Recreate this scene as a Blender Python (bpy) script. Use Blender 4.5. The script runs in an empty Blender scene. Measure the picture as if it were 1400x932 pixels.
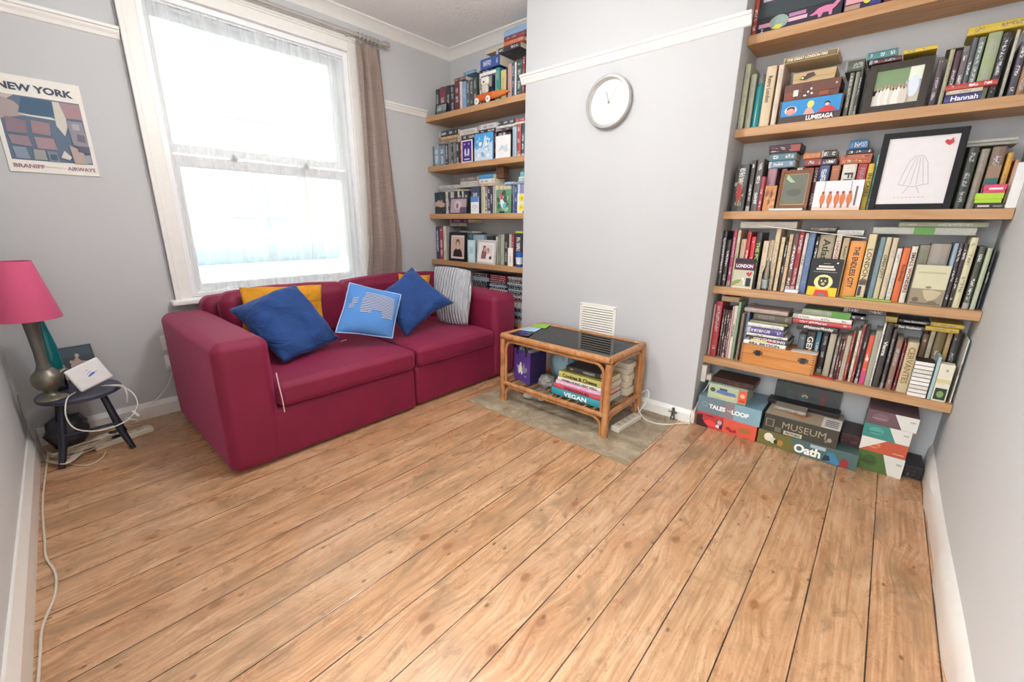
import bpy, bmesh, math, random
from mathutils import Vector, Matrix, noise
random.seed(7)
COL = bpy.context.scene.collection
SC = bpy.context.scene
PI = math.pi

# ------------------------------------------------------------------ materials
def lin(h):
    if not isinstance(h, str): return tuple(h)
    o = []
    for i in (0, 2, 4):
        c = int(h[i:i+2], 16) / 255
        o.append(c/12.92 if c <= .04045 else ((c+.055)/1.055)**2.4)
    return tuple(o)
class NT:
    def __init__(s, name):
        s.m = bpy.data.materials.new(name); s.m.use_nodes = True
        s.t = s.m.node_tree; s.b = s.t.nodes['Principled BSDF']; s.out = s.t.nodes['Material Output']
    def n(s, typ, **k):
        x = s.t.nodes.new(typ)
        for a, v in k.items():
            if a.startswith('i_'): x.inputs[a[2:].replace('_', ' ')].default_value = v
            else: setattr(x, a, v)
        return x
    def l(s, a, b): s.t.links.new(a, b)
    def coord(s, kind='Object', scale=(1, 1, 1), loc=(0, 0, 0)):
        c = s.n('ShaderNodeTexCoord'); m = s.n('ShaderNodeMapping')
        m.inputs['Scale'].default_value = scale; m.inputs['Location'].default_value = loc
        s.l(c.outputs[kind], m.inputs['Vector']); return m.outputs[0]
    def noise(s, vec, scale, detail=3, rough=.5, dist=0):
        x = s.n('ShaderNodeTexNoise'); x.inputs['Scale'].default_value = scale; x.inputs['Detail'].default_value = detail
        x.inputs['Roughness'].default_value = rough; x.inputs['Distortion'].default_value = dist
        s.l(vec, x.inputs['Vector']); return x.outputs['Fac']
    def ramp(s, fac, stops):
        r = s.n('ShaderNodeValToRGB'); e = r.color_ramp.elements
        while len(e) < len(stops): e.new(.5)
        for q, (p, c) in zip(e, stops):
            q.position = p; q.color = (*lin(c), 1) if isinstance(c, str) else (c, c, c, 1)
        s.l(fac, r.inputs[0]); return r.outputs[0]
    def math(s, op, a, b=None, c=None):
        x = s.n('ShaderNodeMath', operation=op)
        for i, v in enumerate((a, b, c)):
            if v is None: continue
            if isinstance(v, (int, float)): x.inputs[i].default_value = v
            else: s.l(v, x.inputs[i])
        return x.outputs[0]
    def mix(s, fac, a, b, mode='MIX'):
        x = s.n('ShaderNodeMix', data_type='RGBA', blend_type=mode)
        for sock, v in ((x.inputs[0], fac), (x.inputs[6], a), (x.inputs[7], b)):
            if isinstance(v, str): sock.default_value = (*lin(v), 1)
            elif isinstance(v, (int, float)): sock.default_value = v
            elif isinstance(v, tuple): sock.default_value = (*v[:3], 1)
            else: s.l(v, sock)
        return x.outputs[2]
    def bump(s, h, strength=.2, dist=.01):
        b = s.n('ShaderNodeBump'); b.inputs['Strength'].default_value = strength; b.inputs['Distance'].default_value = dist
        s.l(h, b.inputs['Height']); s.l(b.outputs[0], s.b.inputs['Normal'])
    def col(s, c):
        if isinstance(c, str): s.b.inputs['Base Color'].default_value = (*lin(c), 1)
        else: s.l(c, s.b.inputs['Base Color'])
    def set(s, **k):
        for a, v in k.items(): s.b.inputs[a.replace('_', ' ')].default_value = v
_mc = {}
def M(c, rough=.6, metal=0., name=None, var=.06, bump=0., bscale=300, sheen=0.):
    """plain procedural surface: a colour with a faint mottling"""
    key = (c, rough, metal, var, bump, bscale, sheen)
    if key in _mc: return _mc[key]
    t = NT(name or 'surface_' + str(c)); v = t.coord('Object')
    f = t.noise(v, 35, 3)
    dark = tuple(x*(1-var*2) for x in lin(c)); lite = tuple(min(1, x*(1+var)) for x in lin(c))
    t.col(t.mix(f, dark, lite)); t.set(Roughness=rough, Metallic=metal)
    if sheen: t.set(Sheen_Weight=sheen, Sheen_Roughness=.4)
    if bump: t.bump(t.noise(t.coord('Object'), bscale, 2), bump, .002)
    _mc[key] = t.m; return t.m

def mat_wall(name, c):
    t = NT(name); v = t.coord('Object')
    t.col(t.mix(t.noise(v, 2.5, 4), tuple(x*.95 for x in lin(c)), tuple(x*1.03 for x in lin(c))))
    t.set(Roughness=.75); t.bump(t.noise(v, 180, 3), .12, .004); return t.m
WALL = mat_wall('grey_wall_paint', 'c5c6c7'); WALL2 = mat_wall('pale_ice_wall_paint', 'd6dbdd')
CEIL_T = NT('textured_white_ceiling'); v = CEIL_T.coord('Object')
CEIL_T.col('f6f4f2'); CEIL_T.set(Roughness=.8); CEIL_T.bump(CEIL_T.noise(v, 26, 4, .6, 1.5), .55, .015); CEIL = CEIL_T.m
WHITE = M('f2efea', .35, name='white_gloss_paint', var=.02)
TRIM = M('efece6', .4, name='white_trim_paint', var=.03, bump=.1, bscale=60)
UPVC = M('f1f3f4', .3, name='white_window_frame', var=.01)

def floor_mat():
    t = NT('old_pine_boards'); c = t.n('ShaderNodeTexCoord').outputs['Object']
    sep = t.n('ShaderNodeSeparateXYZ'); t.l(c, sep.inputs[0])
    X, Y = sep.outputs[0], sep.outputs[1]
    u = t.math('DIVIDE', t.math('SUBTRACT', X, .155), .148)
    idx = t.math('FLOOR', u); fr = t.math('FRACT', u)
    edge = t.math('MINIMUM', fr, t.math('SUBTRACT', 1., fr))           # 0 at the joints
    wn = t.n('ShaderNodeTexWhiteNoise', noise_dimensions='1D'); t.l(idx, wn.inputs['W'])
    rnd = wn.outputs['Value']
    # a few cross joints: length cells offset per board
    yy = t.math('DIVIDE', t.math('ADD', Y, t.math('MULTIPLY', rnd, 17.3)), 7.9)
    yi = t.math('FLOOR', yy); yf = t.math('FRACT', yy)
    yedge = t.math('MINIMUM', yf, t.math('SUBTRACT', 1., yf))
    wn2 = t.n('ShaderNodeTexWhiteNoise', noise_dimensions='2D'); cmb = t.n('ShaderNodeCombineXYZ')
    t.l(idx, cmb.inputs[0]); t.l(yi, cmb.inputs[1]); t.l(cmb.outputs[0], wn2.inputs['Vector'])
    tone = wn2.outputs['Value']
    # grain coordinates: shifted per board, stretched along Y
    g = t.n('ShaderNodeCombineXYZ')
    t.l(t.math('ADD', X, t.math('MULTIPLY', tone, 9.)), g.inputs[0]); t.l(t.math('MULTIPLY', Y, .09), g.inputs[1]); t.l(t.math('MULTIPLY', idx, 3.7), g.inputs[2])
    vo = t.n('ShaderNodeTexVoronoi', voronoi_dimensions='2D'); vo.inputs['Scale'].default_value = 3.4; kc = t.n('ShaderNodeCombineXYZ')
    t.l(t.math('ADD', X, t.math('MULTIPLY', rnd, 3.)), kc.inputs[0]); t.l(t.math('ADD', t.math('MULTIPLY', Y, .6), t.math('MULTIPLY', idx, 5.3)), kc.inputs[1]); t.l(t.math('MULTIPLY', idx, .9), kc.inputs[2]); t.l(kc.outputs[0], vo.inputs['Vector'])
    kd = vo.outputs['Distance']; swirl = t.math('MULTIPLY', t.ramp(kd, [(.0, 1.), (.3, 0.)]), .035)
    low = t.noise(kc.outputs[0], 1.6, 2)
    gg = t.n('ShaderNodeCombineXYZ'); t.l(t.math('ADD', t.math('ADD', t.math('ADD', X, t.math('MULTIPLY', tone, 9.)), swirl), t.math('MULTIPLY', low, .05)), gg.inputs[0]); t.l(t.math('MULTIPLY', Y, .035), gg.inputs[1]); t.l(t.math('MULTIPLY', idx, 3.7), gg.inputs[2])
    grain = t.noise(gg.outputs[0], 95, 4, .6, .2)
    fine = t.noise(gg.outputs[0], 330, 2, .5, .1)
    g2 = t.n('ShaderNodeCombineXYZ')
    t.l(t.math('ADD', X, t.math('MULTIPLY', tone, 5.)), g2.inputs[0]); t.l(t.math('MULTIPLY', Y, .42), g2.inputs[1]); t.l(idx, g2.inputs[2])
    stain = t.noise(g2.outputs[0], 8, 6, .68, .9)
    base = t.ramp(grain, [(.3, 'a27049'), (.5, 'c49369'), (.66, 'd6ab84')])
    base = t.mix(t.math('MULTIPLY', tone, .55), base, t.ramp(grain, [(.3, 'b58f6a'), (.6, 'd6b18c')]))
    grey = t.ramp(stain, [(.5, 0.), (.66, 1.)])
    base = t.mix(t.math('MULTIPLY', grey, .7), base, '8a7152'); st2 = t.noise(g2.outputs[0], 21, 5, .7, 1.2); base = t.mix(t.math('MULTIPLY', t.ramp(st2, [(.54, 0.), (.68, 1.)]), .62), base, '75553a')
    lite = t.ramp(stain, [(.3, 1.), (.45, 0.)])
    base = t.mix(t.math('MULTIPLY', lite, .38), base, 'dfc2a2')
    # knots
    knot = t.ramp(vo.outputs['Distance'], [(.03, 1.), (.055, 0.)])
    base = t.mix(t.math('MULTIPLY', knot, .8), base, '7a4f2c')
    halo = t.ramp(vo.outputs['Distance'], [(.08, 1.), (.2, 0.)])
    base = t.mix(t.math('MULTIPLY', halo, .3), base, 'b0744a')
    # nail holes
    vn = t.n('ShaderNodeTexVoronoi', voronoi_dimensions='2D'); vn.inputs['Scale'].default_value = 6.; t.l(t.coord('Object', (1, .6, 1)), vn.inputs['Vector'])
    nail = t.ramp(vn.outputs['Distance'], [(.022, 1.), (.036, 0.)])
    base = t.mix(t.math('MULTIPLY', nail, .7), base, '4d3524')
    base = t.mix(t.math('MULTIPLY', fine, .25), base, 'a87c55')
    wob = t.math('MULTIPLY', t.noise(c, 3.), .02)
    gap = t.ramp(t.math('ADD', edge, wob), [(.0165, 1.), (.026, 0.)])
    gap2 = t.ramp(yedge, [(.0002, 1.), (.0004, 0.)])
    gp = gap
    base = t.mix(gp, base, '2b1a10')
    t.col(base)
    rr = t.ramp(stain, [(.3, .2), (.7, .38)]); t.l(rr, t.b.inputs['Roughness'])
    h = t.math('SUBTRACT', t.math('MULTIPLY', grain, .25), gp); t.bump(h, .3, .003)
    t.set(Specular_IOR_Level=.8)
    return t.m
FLOOR = floor_mat()
def wood(name, a, b, c, axis=0, scale=40, rough=.5, st=.07):
    t = NT(name); sc = [1, 1, 1]; sc[axis] = st
    v = t.coord('Object', sc); g = t.noise(v, scale, 4, .6, .8)
    t.col(t.ramp(g, [(.3, a), (.5, b), (.7, c)])); t.set(Roughness=rough); t.bump(g, .15, .002); return t.m
OAK = wood('pale_oak_veneer', 'b08355', 'bd9165', 'c69d74', 0, 45)
BEECH = wood('orange_beech', 'bd7a3a', 'd08c49', 'dc9d5c', 0, 30, .35)
RATTAN = wood('varnished_rattan', '9a6538', 'b57d4e', 'ca9868', 2, 25, .3, .4)
STONE_T = NT('worn_hearth_stone'); v = STONE_T.coord('Object')
STONE_T.col(STONE_T.ramp(STONE_T.noise(v, 8, 6, .75, 1.2), [(.3, '7d6d56'), (.48, 'a29179'), (.6, 'b3a68c'), (.75, 'cfc6b0')]))
STONE_T.set(Roughness=.6); STONE_T.bump(STONE_T.noise(v, 25, 5, .7), .5, .006); STONE = STONE_T.m

def fabric(name, c, dark=.75, sheen=.5, weave=900, wr=.0, rough=.85, tint=None):
    t = NT(name); v = t.coord('Object')
    lc = lin(c); f = t.noise(v, 7, 4)
    t.col(t.mix(f, tuple(x*dark for x in lc), tuple(min(1, x*1.12) for x in lc)))
    t.set(Roughness=rough, Sheen_Weight=sheen, Sheen_Roughness=.35)
    if tint: t.b.inputs['Sheen Tint'].default_value = (*lin(tint), 1)
    if rough < .6: t.set(Specular_IOR_Level=.9)
    h = t.noise(v, weave, 2)
    if wr:
        h = t.math('ADD', t.math('MULTIPLY', h, .05), t.noise(t.coord('Object', (1, .6, 1)), wr, 3, .5, 2.2)); t.bump(h, .55, .03)
    else: t.bump(h, .35, .004)
    return t.m
SOFA = fabric('maroon_sofa_cloth', '840b3a', .72, .4, 700, rough=.6, tint='ff86b8')
BLUE = fabric('royal_blue_cotton', '1d4584', .65, .45, 500, 9., tint='a8c4ff')
BLUE2 = fabric('light_denim_knit', '4f86c8', .8, .3, 350, tint='cfe0ff')
MUST = fabric('mustard_velvet', 'dd971c', .75, .3, 500, 12., tint='ffe0a0')
KNIT_T = NT('pale_grey_knit'); v = KNIT_T.coord('Object')
wv = KNIT_T.n('ShaderNodeTexWave'); wv.inputs['Scale'].default_value = 13; wv.inputs['Distortion'].default_value = 1.2; wv.bands_direction = 'X'; KNIT_T.l(v, wv.inputs[0])
KNIT_T.col(KNIT_T.mix(KNIT_T.noise(v, 12), 'aeb4bb', 'd4d6da')); KNIT_T.set(Roughness=.95, Sheen_Weight=.4); KNIT_T.bump(wv.outputs['Fac'], 1., .02); KNIT = KNIT_T.m
CUR_T = NT('taupe_slub_curtain'); v = CUR_T.coord('Object', (1, 1, 1))
a_ = CUR_T.noise(CUR_T.coord('Object', (.3, .3, 6)), 45, 2); CUR_T.col(CUR_T.mix(a_, '77655c', 'ab978d')); CUR_T.set(Roughness=.6, Sheen_Weight=.3)
CUR_T.bump(a_, .2, .003); CUR = CUR_T.m

def glass_mat(name, c, rough=.02, alpha_mix=.85):
    """thin clear glass: mostly straight through, with a real glossy coat"""
    t = NT(name); tr = t.n('ShaderNodeBsdfTransparent'); tr.inputs[0].default_value = (*lin(c), 1)
    gl = t.n('ShaderNodeBsdfGlossy'); gl.inputs['Roughness'].default_value = rough
    fr = t.n('ShaderNodeFresnel'); fr.inputs[0].default_value = 1.5
    mx = t.n('ShaderNodeMixShader'); t.l(fr.outputs[0], mx.inputs[0]); t.l(tr.outputs[0], mx.inputs[1]); t.l(gl.outputs[0], mx.inputs[2])
    t.l(mx.outputs[0], t.out.inputs[0]); return t.m
PANE = glass_mat('window_glass', 'f4faf9')
SMOKE = glass_mat('smoked_table_glass', '6b655e', .03)
CLEAR = glass_mat('bottle_glass', 'f5f9f7')
PLASTIC_BAG = glass_mat('clear_blue_plastic', 'a9c4cf', .2)
def voile_mat():
    t = NT('white_voile'); tr = t.n('ShaderNodeBsdfTransparent'); tr.inputs[0].default_value = (1, 1, 1, 1)
    tl = t.n('ShaderNodeBsdfTranslucent'); tl.inputs[0].default_value = (.95, .96, .97, 1)
    df = t.n('ShaderNodeBsdfDiffuse'); df.inputs[0].default_value = (.93, .94, .95, 1)
    m1 = t.n('ShaderNodeMixShader'); m1.inputs[0].default_value = .45; t.l(tl.outputs[0], m1.inputs[1]); t.l(df.outputs[0], m1.inputs[2])
    m2 = t.n('ShaderNodeMixShader')
    w = t.noise(t.coord('Object', (1, 1, .02)), 24, 3); fac = t.ramp(w, [(.36, .38), (.5, .5), (.66, .85)])
    t.l(fac, m2.inputs[0]); t.l(tr.outputs[0], m2.inputs[1]); t.l(m1.outputs[0], m2.inputs[2]); t.l(m2.outputs[0], t.out.inputs[0]); return t.m
VOILE = voile_mat()

def book_mats():
    """cover colour is the object colour; its alpha is the grey of the print on the spine"""
    res = []
    for kind in ('spine', 'board'):
        t = NT('book_' + kind); oi = t.n('ShaderNodeObjectInfo'); c = oi.outputs['Color']
        v = t.coord('Object'); wear = t.noise(v, 40, 3)
        base = t.mix(t.math('MULTIPLY', wear, .25), c, (.25, .22, .2))
        if kind == 'spine':
            g = t.n('ShaderNodeTexCoord').outputs['Generated']; s = t.n('ShaderNodeSeparateXYZ'); t.l(g, s.inputs[0])
            nv = t.n('ShaderNodeTexNoise', noise_dimensions='4D'); nv.inputs['Scale'].default_value = 210; nv.inputs['Detail'].default_value = 1
            t.l(v, nv.inputs['Vector']); t.l(t.math('MULTIPLY', oi.outputs['Random'], 50), nv.inputs['W'])
            letters = t.math('GREATER_THAN', nv.outputs['Fac'], .5)
            bv = t.n('ShaderNodeTexNoise', noise_dimensions='1D'); bv.inputs['Scale'].default_value = 3.2; bv.inputs['Detail'].default_value = 0
            t.l(t.math('ADD', s.outputs[2], t.math('MULTIPLY', oi.outputs['Random'], 40)), bv.inputs['W'])
            words = t.math('GREATER_THAN', bv.outputs['Fac'], .47)
            cx = t.math('LESS_THAN', t.math('ABSOLUTE', t.math('SUBTRACT', s.outputs[0], .5)), .24)
            cz = t.math('LESS_THAN', t.math('ABSOLUTE', t.math('SUBTRACT', s.outputs[2], .52)), .4)
            m = t.math('MULTIPLY', t.math('MULTIPLY', letters, words), t.math('MULTIPLY', cx, cz))
            cc = t.n('ShaderNodeCombineColor'); al = oi.outputs['Alpha']
            for i in range(3): t.l(al, cc.inputs[i])
            base = t.mix(t.math('MULTIPLY', m, .85), base, cc.outputs[0])
            band = t.math('MULTIPLY', t.math('LESS_THAN', s.outputs[2], .1), t.math('GREATER_THAN', oi.outputs['Random'], .62))
            base = t.mix(t.math('MULTIPLY', band, .5), base, cc.outputs[0])
        t.col(base); t.set(Roughness=.42); res.append(t.m)
    return res
SPINE, BOARD = book_mats()
PAGE_T = NT('book_pages'); v = PAGE_T.coord('Object', (600, 30, 30)); PAGE_T.col(PAGE_T.mix(PAGE_T.noise(v, 1., 1), 'c9bda0', 'efe7d2')); PAGE_T.set(Roughness=.9); PAGES = PAGE_T.m

# ------------------------------------------------------------------ builders
class MB:
    """collects geometry (verts, faces, material slots) for ONE mesh object"""
    def __init__(s): s.v = []; s.f = []; s.mi = []; s.mats = []
    def _m(s, m):
        if m is None: return 0
        if m not in s.mats: s.mats.append(m)
        return s.mats.index(m)
    def add(s, vs, fs, m=None, mat=None):
        b = len(s.v); k = s._m(m)
        if mat is not None: vs = [mat @ Vector(p) for p in vs]
        s.v += [tuple(p) for p in vs]; s.f += [tuple(b+i for i in q) for q in fs]; s.mi += [k]*len(fs); return s
    def box(s, a, b, m=None, mat=None):
        x0, y0, z0 = a; x1, y1, z1 = b
        vs = [(x0,y0,z0),(x1,y0,z0),(x1,y1,z0),(x0,y1,z0),(x0,y0,z1),(x1,y0,z1),(x1,y1,z1),(x0,y1,z1)]
        return s.add(vs, [(0,3,2,1),(4,5,6,7),(0,1,5,4),(1,2,6,5),(2,3,7,6),(3,0,4,7)], m, mat)
    def prism(s, poly, lo, hi, axis=2, m=None):
        """extrude a 2-D polygon (other two axes in order) between lo and hi along axis"""
        def P(p, w):
            q = [0, 0, 0]; o = [i for i in range(3) if i != axis]; q[o[0]], q[o[1]] = p; q[axis] = w; return tuple(q)
        n = len(poly); vs = [P(p, lo) for p in poly] + [P(p, hi) for p in poly]
        fs = [tuple(range(n))[::-1], tuple(range(n, 2*n))] + [(i, (i+1) % n, n+(i+1) % n, n+i) for i in range(n)]
        return s.add(vs, fs, m)
    def poly(s, pts, m=None): return s.add(pts, [tuple(range(len(pts)))], m)
    def lathe(s, prof, n=32, c=(0,0,0), m=None, mat=None, cap=True):
        vs = []; k = len(prof)
        for i in range(n):
            a = 2*PI*i/n
            for r, z in prof: vs.append((c[0]+r*math.cos(a), c[1]+r*math.sin(a), c[2]+z))
        fs = [(i*k+j, ((i+1) % n)*k+j, ((i+1) % n)*k+j+1, i*k+j+1) for i in range(n) for j in range(k-1)]
        if cap:
            if prof[0][0] > 1e-5: fs.append(tuple(i*k for i in range(n))[::-1])
            if prof[-1][0] > 1e-5: fs.append(tuple(i*k+k-1 for i in range(n)))
        return s.add(vs, fs, m, mat)
    def tube(s, pts, r, n=10, m=None, cap=True):
        pts = [Vector(p) for p in pts]; N = len(pts); rs = r if isinstance(r, (list, tuple)) else [r]*N
        vs = []; up = None
        for i, p in enumerate(pts):
            d = (pts[min(i+1, N-1)] - pts[max(i-1, 0)]).normalized()
            if up is None: up = d.orthogonal().normalized()
            up = (up - d*up.dot(d)); up = up.normalized() if up.length > 1e-6 else d.orthogonal().normalized()
            sd = d.cross(up)
            for k in range(n):
                a = 2*PI*k/n; vs.append(p + (up*math.cos(a) + sd*math.sin(a))*rs[i])
        fs = [(i*n+k, i*n+(k+1) % n, (i+1)*n+(k+1) % n, (i+1)*n+k) for i in range(N-1) for k in range(n)]
        if cap: fs += [tuple(range(n))[::-1], tuple((N-1)*n+k for k in range(n))]
        return s.add(vs, fs, m)
    def round_box(s, a, b, r=.03, m=None, n=6, puff=(0, 0, 0), wr=0.):
        c = [(a[i]+b[i])/2 for i in range(3)]; h = [abs(b[i]-a[i])/2 for i in range(3)]
        rr = min(r, min(h)*.98)
        def axis(hh):
            e = [hh - rr*(1-math.tan(t)) for t in (PI/4, PI/8, PI/16)]
            mid = [(-1 + 2*k/n)*(hh-rr) for k in range(n+1)]
            return [-x for x in e] + mid + e[::-1]
        ax = [axis(x) for x in h]; bm = {}; vs = []; fs = []
        def V(p):
            k = tuple(round(x, 6) for x in p)
            if k in bm: return bm[k]
            q = [max(-(h[i]-rr), min(h[i]-rr, p[i])) for i in range(3)]; d = Vector([p[i]-q[i] for i in range(3)])
            if d.length > 1e-9: d = d.normalized()*rr
            o = [q[i]+d[i] for i in range(3)]; u = [p[i]/h[i] for i in range(3)]
            for i in range(3):
                j, l = [x for x in range(3) if x != i]
                if puff[i]: o[i] += puff[i]*max(0, 1-u[j]**2)**.7*max(0, 1-u[l]**2)**.7*u[i]
            o = [o[i]+c[i] for i in range(3)]
            if wr:
                nn = noise.noise_vector(Vector(o)*7)*wr + noise.noise_vector(Vector(o)*2.5)*wr*1.5; o = [o[i]+nn[i] for i in range(3)]
            bm[k] = len(vs); vs.append(tuple(o)); return bm[k]
        for i in range(3):
            j, l = (i+1) % 3, (i+2) % 3
            for sg in (-1, 1):
                for x in range(len(ax[j])-1):
                    for y in range(len(ax[l])-1):
                        q = []
                        for dx, dy in ((0,0),(1,0),(1,1),(0,1)):
                            p = [0,0,0]; p[i] = sg*h[i]; p[j] = ax[j][x+dx]; p[l] = ax[l][y+dy]; q.append(V(p))
                        if sg < 0: q = q[::-1]
                        fs.append(tuple(q))
        return s.add(vs, fs, m)
    def build(s, name, mat=None, parent=None, smooth=False, bevel=0., loc=None, seg=2, ang=40):
        me = bpy.data.meshes.new(name); me.from_pydata(s.v, [], s.f)
        for m in (s.mats or ([mat] if mat else [])): me.materials.append(m)
        if s.mats:
            for p, k in zip(me.polygons, s.mi): p.material_index = k
        me.validate(); me.update()
        if smooth:
            for p in me.polygons: p.use_smooth = True
            try: me.set_sharp_from_angle(angle=math.radians(ang))
            except Exception: pass
        o = bpy.data.objects.new(name, me); COL.objects.link(o)
        if parent is not None: o.parent = parent
        if loc is not None: o.location = loc
        if bevel:
            b = o.modifiers.new('b', 'BEVEL'); b.width = bevel; b.segments = seg; b.limit_method = 'ANGLE'
        return o
def tag(o, label, cat, group=None, kind=None):
    o['label'] = label; o['category'] = cat
    if group: o['group'] = group
    if kind: o['kind'] = kind
    return o
def thing(name, label, cat, loc=(0,0,0), group=None, rot=None):
    o = bpy.data.objects.new(name, None); COL.objects.link(o); o.location = loc; o.empty_display_size = .05
    if rot: o.rotation_euler = rot
    return tag(o, label, cat, group)
def struct(o, label=None):
    o['kind'] = 'structure'
    if label: o['label'] = label
    return o
def pl(o, lab): o['label'] = lab; return o
_tc = {}
def text_geo(s, bold=0.):
    k = (s, bold)
    if k in _tc: return _tc[k]
    cu = bpy.data.curves.new('t', 'FONT'); cu.body = s; cu.size = 1; cu.offset = bold; cu.resolution_u = 3
    o = bpy.data.objects.new('t', cu); COL.objects.link(o); bpy.context.view_layer.update()
    me = bpy.data.meshes.new_from_object(o.evaluated_get(bpy.context.evaluated_depsgraph_get()))
    vs = [v.co.copy() for v in me.vertices]; fs = [tuple(p.vertices) for p in me.polygons]
    bpy.data.objects.remove(o); bpy.data.curves.remove(cu); bpy.data.meshes.remove(me)
    x0 = min(v.x for v in vs); x1 = max(v.x for v in vs); y0 = min(v.y for v in vs); y1 = max(v.y for v in vs)
    vs = [((v.x-x0)/(x1-x0)-.5, (v.y-y0)/(y1-y0)-.5) for v in vs]
    _tc[k] = (vs, fs, (x1-x0)/(y1-y0)); return _tc[k]
def text_obj(s, parent, c, U, V, w, h, color, name='title', bold=.02, fit=True):
    """flat lettering centred on c in the plane spanned by U (reading direction) and V (up), no larger than w by h"""
    vs, fs, asp = text_geo(s, bold); U = Vector(U); V = Vector(V)
    if fit and asp*h < w*.8: w = max(asp*h, min(w, asp*h*1.35))
    elif fit: h = min(h, w/asp*1.3)
    mb = MB(); mb.add([Vector(c) + U*(x*w) + V*(y*h) for x, y in vs], fs)
    return mb.build(name, M(color, .5, var=.0), parent)
class Art:
    """flat printed shapes on one face: u to the side, v up, drawn in layers a hair apart"""
    def __init__(s, o, U, V, w, h): s.o = Vector(o); s.U = Vector(U).normalized(); s.V = Vector(V).normalized(); s.N = s.U.cross(s.V); s.w = w; s.h = h; s.mb = MB(); s.k = 0
    def P(s, u, v): return s.o + s.U*(u*s.w) + s.V*(v*s.h) + s.N*(.0005 + .0003*s.k)
    def poly(s, pts, c, rough=.5):
        s.k += 1; s.mb.poly([s.P(u, v) for u, v in pts], M(c, rough, var=.03)); return s
    def rect(s, u0, v0, u1, v1, c): return s.poly([(u0,v0),(u1,v0),(u1,v1),(u0,v1)], c)
    def ell(s, u, v, a, b, c, n=16, rot=0):
        return s.poly([(u+a*math.cos(2*PI*i/n)*math.cos(rot)-b*math.sin(2*PI*i/n)*math.sin(rot), v+(a*math.cos(2*PI*i/n)*math.sin(rot)+b*math.sin(2*PI*i/n)*math.cos(rot))) for i in range(n)], c)
    def line(s, pts, t, c):
        s.k += 1
        for (a, b), (d, e) in zip(pts, pts[1:]):
            p, q = s.P(a, b), s.P(d, e); dr = (q-p).normalized(); nn = s.N.cross(dr)*t/2
            s.mb.poly([p-nn, q-nn, q+nn, p+nn], M(c, .5, var=.03))
        return s
    def blobs(s, n, cols, seed=0, size=.12):
        r = random.Random(seed)
        for i in range(n): s.ell(r.uniform(.12, .88), r.uniform(.15, .85), r.uniform(.3, 1)*size, r.uniform(.3, 1)*size, r.choice(cols), 9, r.uniform(0, 3))
        return s
    def build(s, name, parent): return s.mb.build(name, None, parent)
SKY, SUNE, BULB, HALL, EXPO = 9.0, 4.0, 38.0, 12.0, 0.2
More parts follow.
